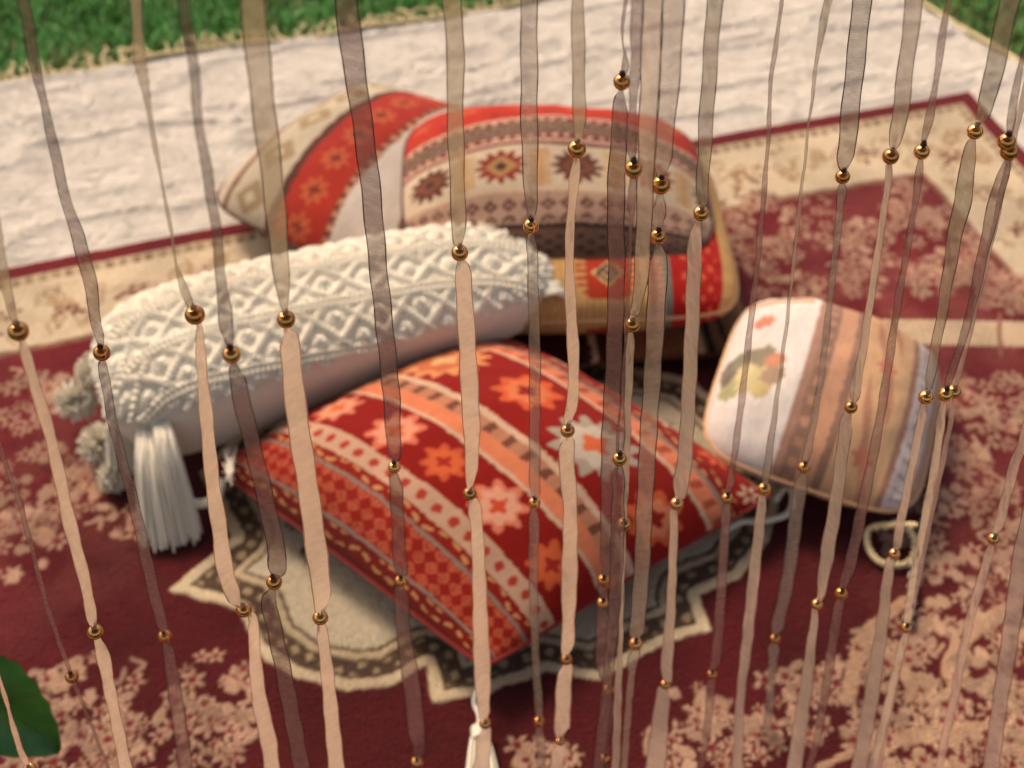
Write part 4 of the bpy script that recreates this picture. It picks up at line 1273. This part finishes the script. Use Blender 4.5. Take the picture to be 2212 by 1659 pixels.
strand('blush ribbon hanging over the small flowers at the right side of the rug', 'blush', 0.74,
       [(2245, 830, 20), (2212, 950, 22), (2190, 1010, 22), (2162, 1120, 20), (2146, 1158, 10), (2122, 1250, 20), (2092, 1350, 18), (2062, 1500, 18), (2040, 1600, 16), (2028, 1662, 16)], [(2146, 1164)])
strand('broad blush ribbon over the tall arching leaf pattern of the rug', 'blush', 0.70,
       [(2240, 1060, 38), (2206, 1200, 40), (2194, 1300, 40), (2176, 1420, 38), (2160, 1520, 36), (2140, 1662, 36)], [])

# ------------------------------------------------------------------ leafy plant at the left
m, nt, N, L, p = new_mat('leaf_green')
tc = N.new('ShaderNodeTexCoord'); nn = N.new('ShaderNodeTexNoise'); nn.inputs['Scale'].default_value = 25; nn.inputs['Detail'].default_value = 5
L.new(tc.outputs['Object'], nn.inputs['Vector'])
cr = N.new('ShaderNodeValToRGB'); cr.color_ramp.elements[0].color = (0.015, 0.11, 0.015, 1); cr.color_ramp.elements[1].color = (0.06, 0.26, 0.035, 1)
cr.color_ramp.elements[0].position = 0.35; cr.color_ramp.elements[1].position = 0.7
L.new(nn.outputs['Fac'], cr.inputs[0]); L.new(cr.outputs[0], p.inputs['Base Color'])
p.inputs['Roughness'].default_value = 0.38
M['leaf'] = m
M['vein'] = simple('leaf_vein', (0.08, 0.24, 0.05), 0.5)
M['stem'] = simple('plant_stem', (0.06, 0.14, 0.03), 0.6)


def leaf(parent, o, base, tip, up, wid, name='leaf'):
    base, tip, up = np.asarray(base), np.asarray(tip), np.asarray(up, float)
    d = tip - base; ln = np.linalg.norm(d); d /= ln
    s = np.cross(d, up); s /= np.linalg.norm(s); nrm = np.cross(s, d)
    nu_, nv_ = 40, 21
    v = []
    for i in range(nu_):
        t = i / (nu_ - 1)
        hw = wid * (math.sin(PI * t ** 0.72) ** 0.75) * (1 + 0.03 * math.sin(t * 40)) + 0.0006
        for j in range(nv_):
            w_ = (j / (nv_ - 1)) * 2 - 1
            vein = -0.0014 * abs(math.sin((t * 1.0 - abs(w_) * 0.25) * 26)) * (1 - abs(w_) ** 3) * min(1, 8 * t * (1 - t))
            v.append(base + d * ln * t + s * hw * w_ + nrm * (0.16 * wid * abs(w_) ** 1.4 - 0.14 * ln * (t - 0.45) ** 2 + vein + 0.003 * math.sin(7 * t + 3 * w_)))
    v = np.array(v)
    f1 = grid_faces(nu_, nv_)
    v2 = v - nrm * 0.0007
    l = mesh(name, np.vstack([v, v2]) - o, np.vstack([f1, f1[:, ::-1] + len(v)]), M['leaf'], parent)
    mid = v.reshape(nu_, nv_, 3)[:, nv_ // 2] + nrm * 0.0004 - o
    vg = v.reshape(nu_, nv_, 3) + nrm * 0.0003 - o
    vp = [tube(mid, np.linspace(0.0018, 0.0005, nu_), 6)]
    for i0 in range(4, 32, 4):
        for sd_ in (-1, 1):
            vp.append(tube(np.array([vg[min(nu_ - 1, i0 + int(k * 0.75)), nv_ // 2 + sd_ * k] for k in range(0, nv_ // 2)]), np.linspace(0.0008, 0.0003, nv_ // 2), 5))
    mesh('midrib', *join(vp), M['vein'], l)
    return l


pb = W(-230, 1480, 0.0)
plant = empty('leafy_plant', pb)
tag(plant, 'broad dark green leaf of a plant reaching in over the burgundy rug', 'plant')
node = pb + np.array([0.01, 0.0, 0.16])
mesh('stem', *tube(crom([pb, pb + [0.004, 0.004, 0.08], node, node + [-0.02, 0.01, 0.09]], 6)  - pb, np.linspace(0.0042, 0.002, 19), 7), M['stem'], plant)
lb = V(-150, 1420, 0.80)
mesh('leaf_stalk', *tube(crom([node, (node + lb) / 2 + [0, 0, 0.01], lb], 6) - pb, 0.002, 6), M['stem'], plant)
leaf(plant, pb, lb, V(128, 1628, 0.775), np.array([-0.1, -0.7, 0.7]), 0.055)
EL = node + [-0.02, 0.01, 0.09]
leaf(plant, pb, EL, EL + [-0.10, 0.06, 0.02], np.array([0, -0.2, 1.0]), 0.035)
leaf(plant, pb, node, node + [-0.10, -0.05, 0.03], np.array([0, -0.2, 1.0]), 0.035)
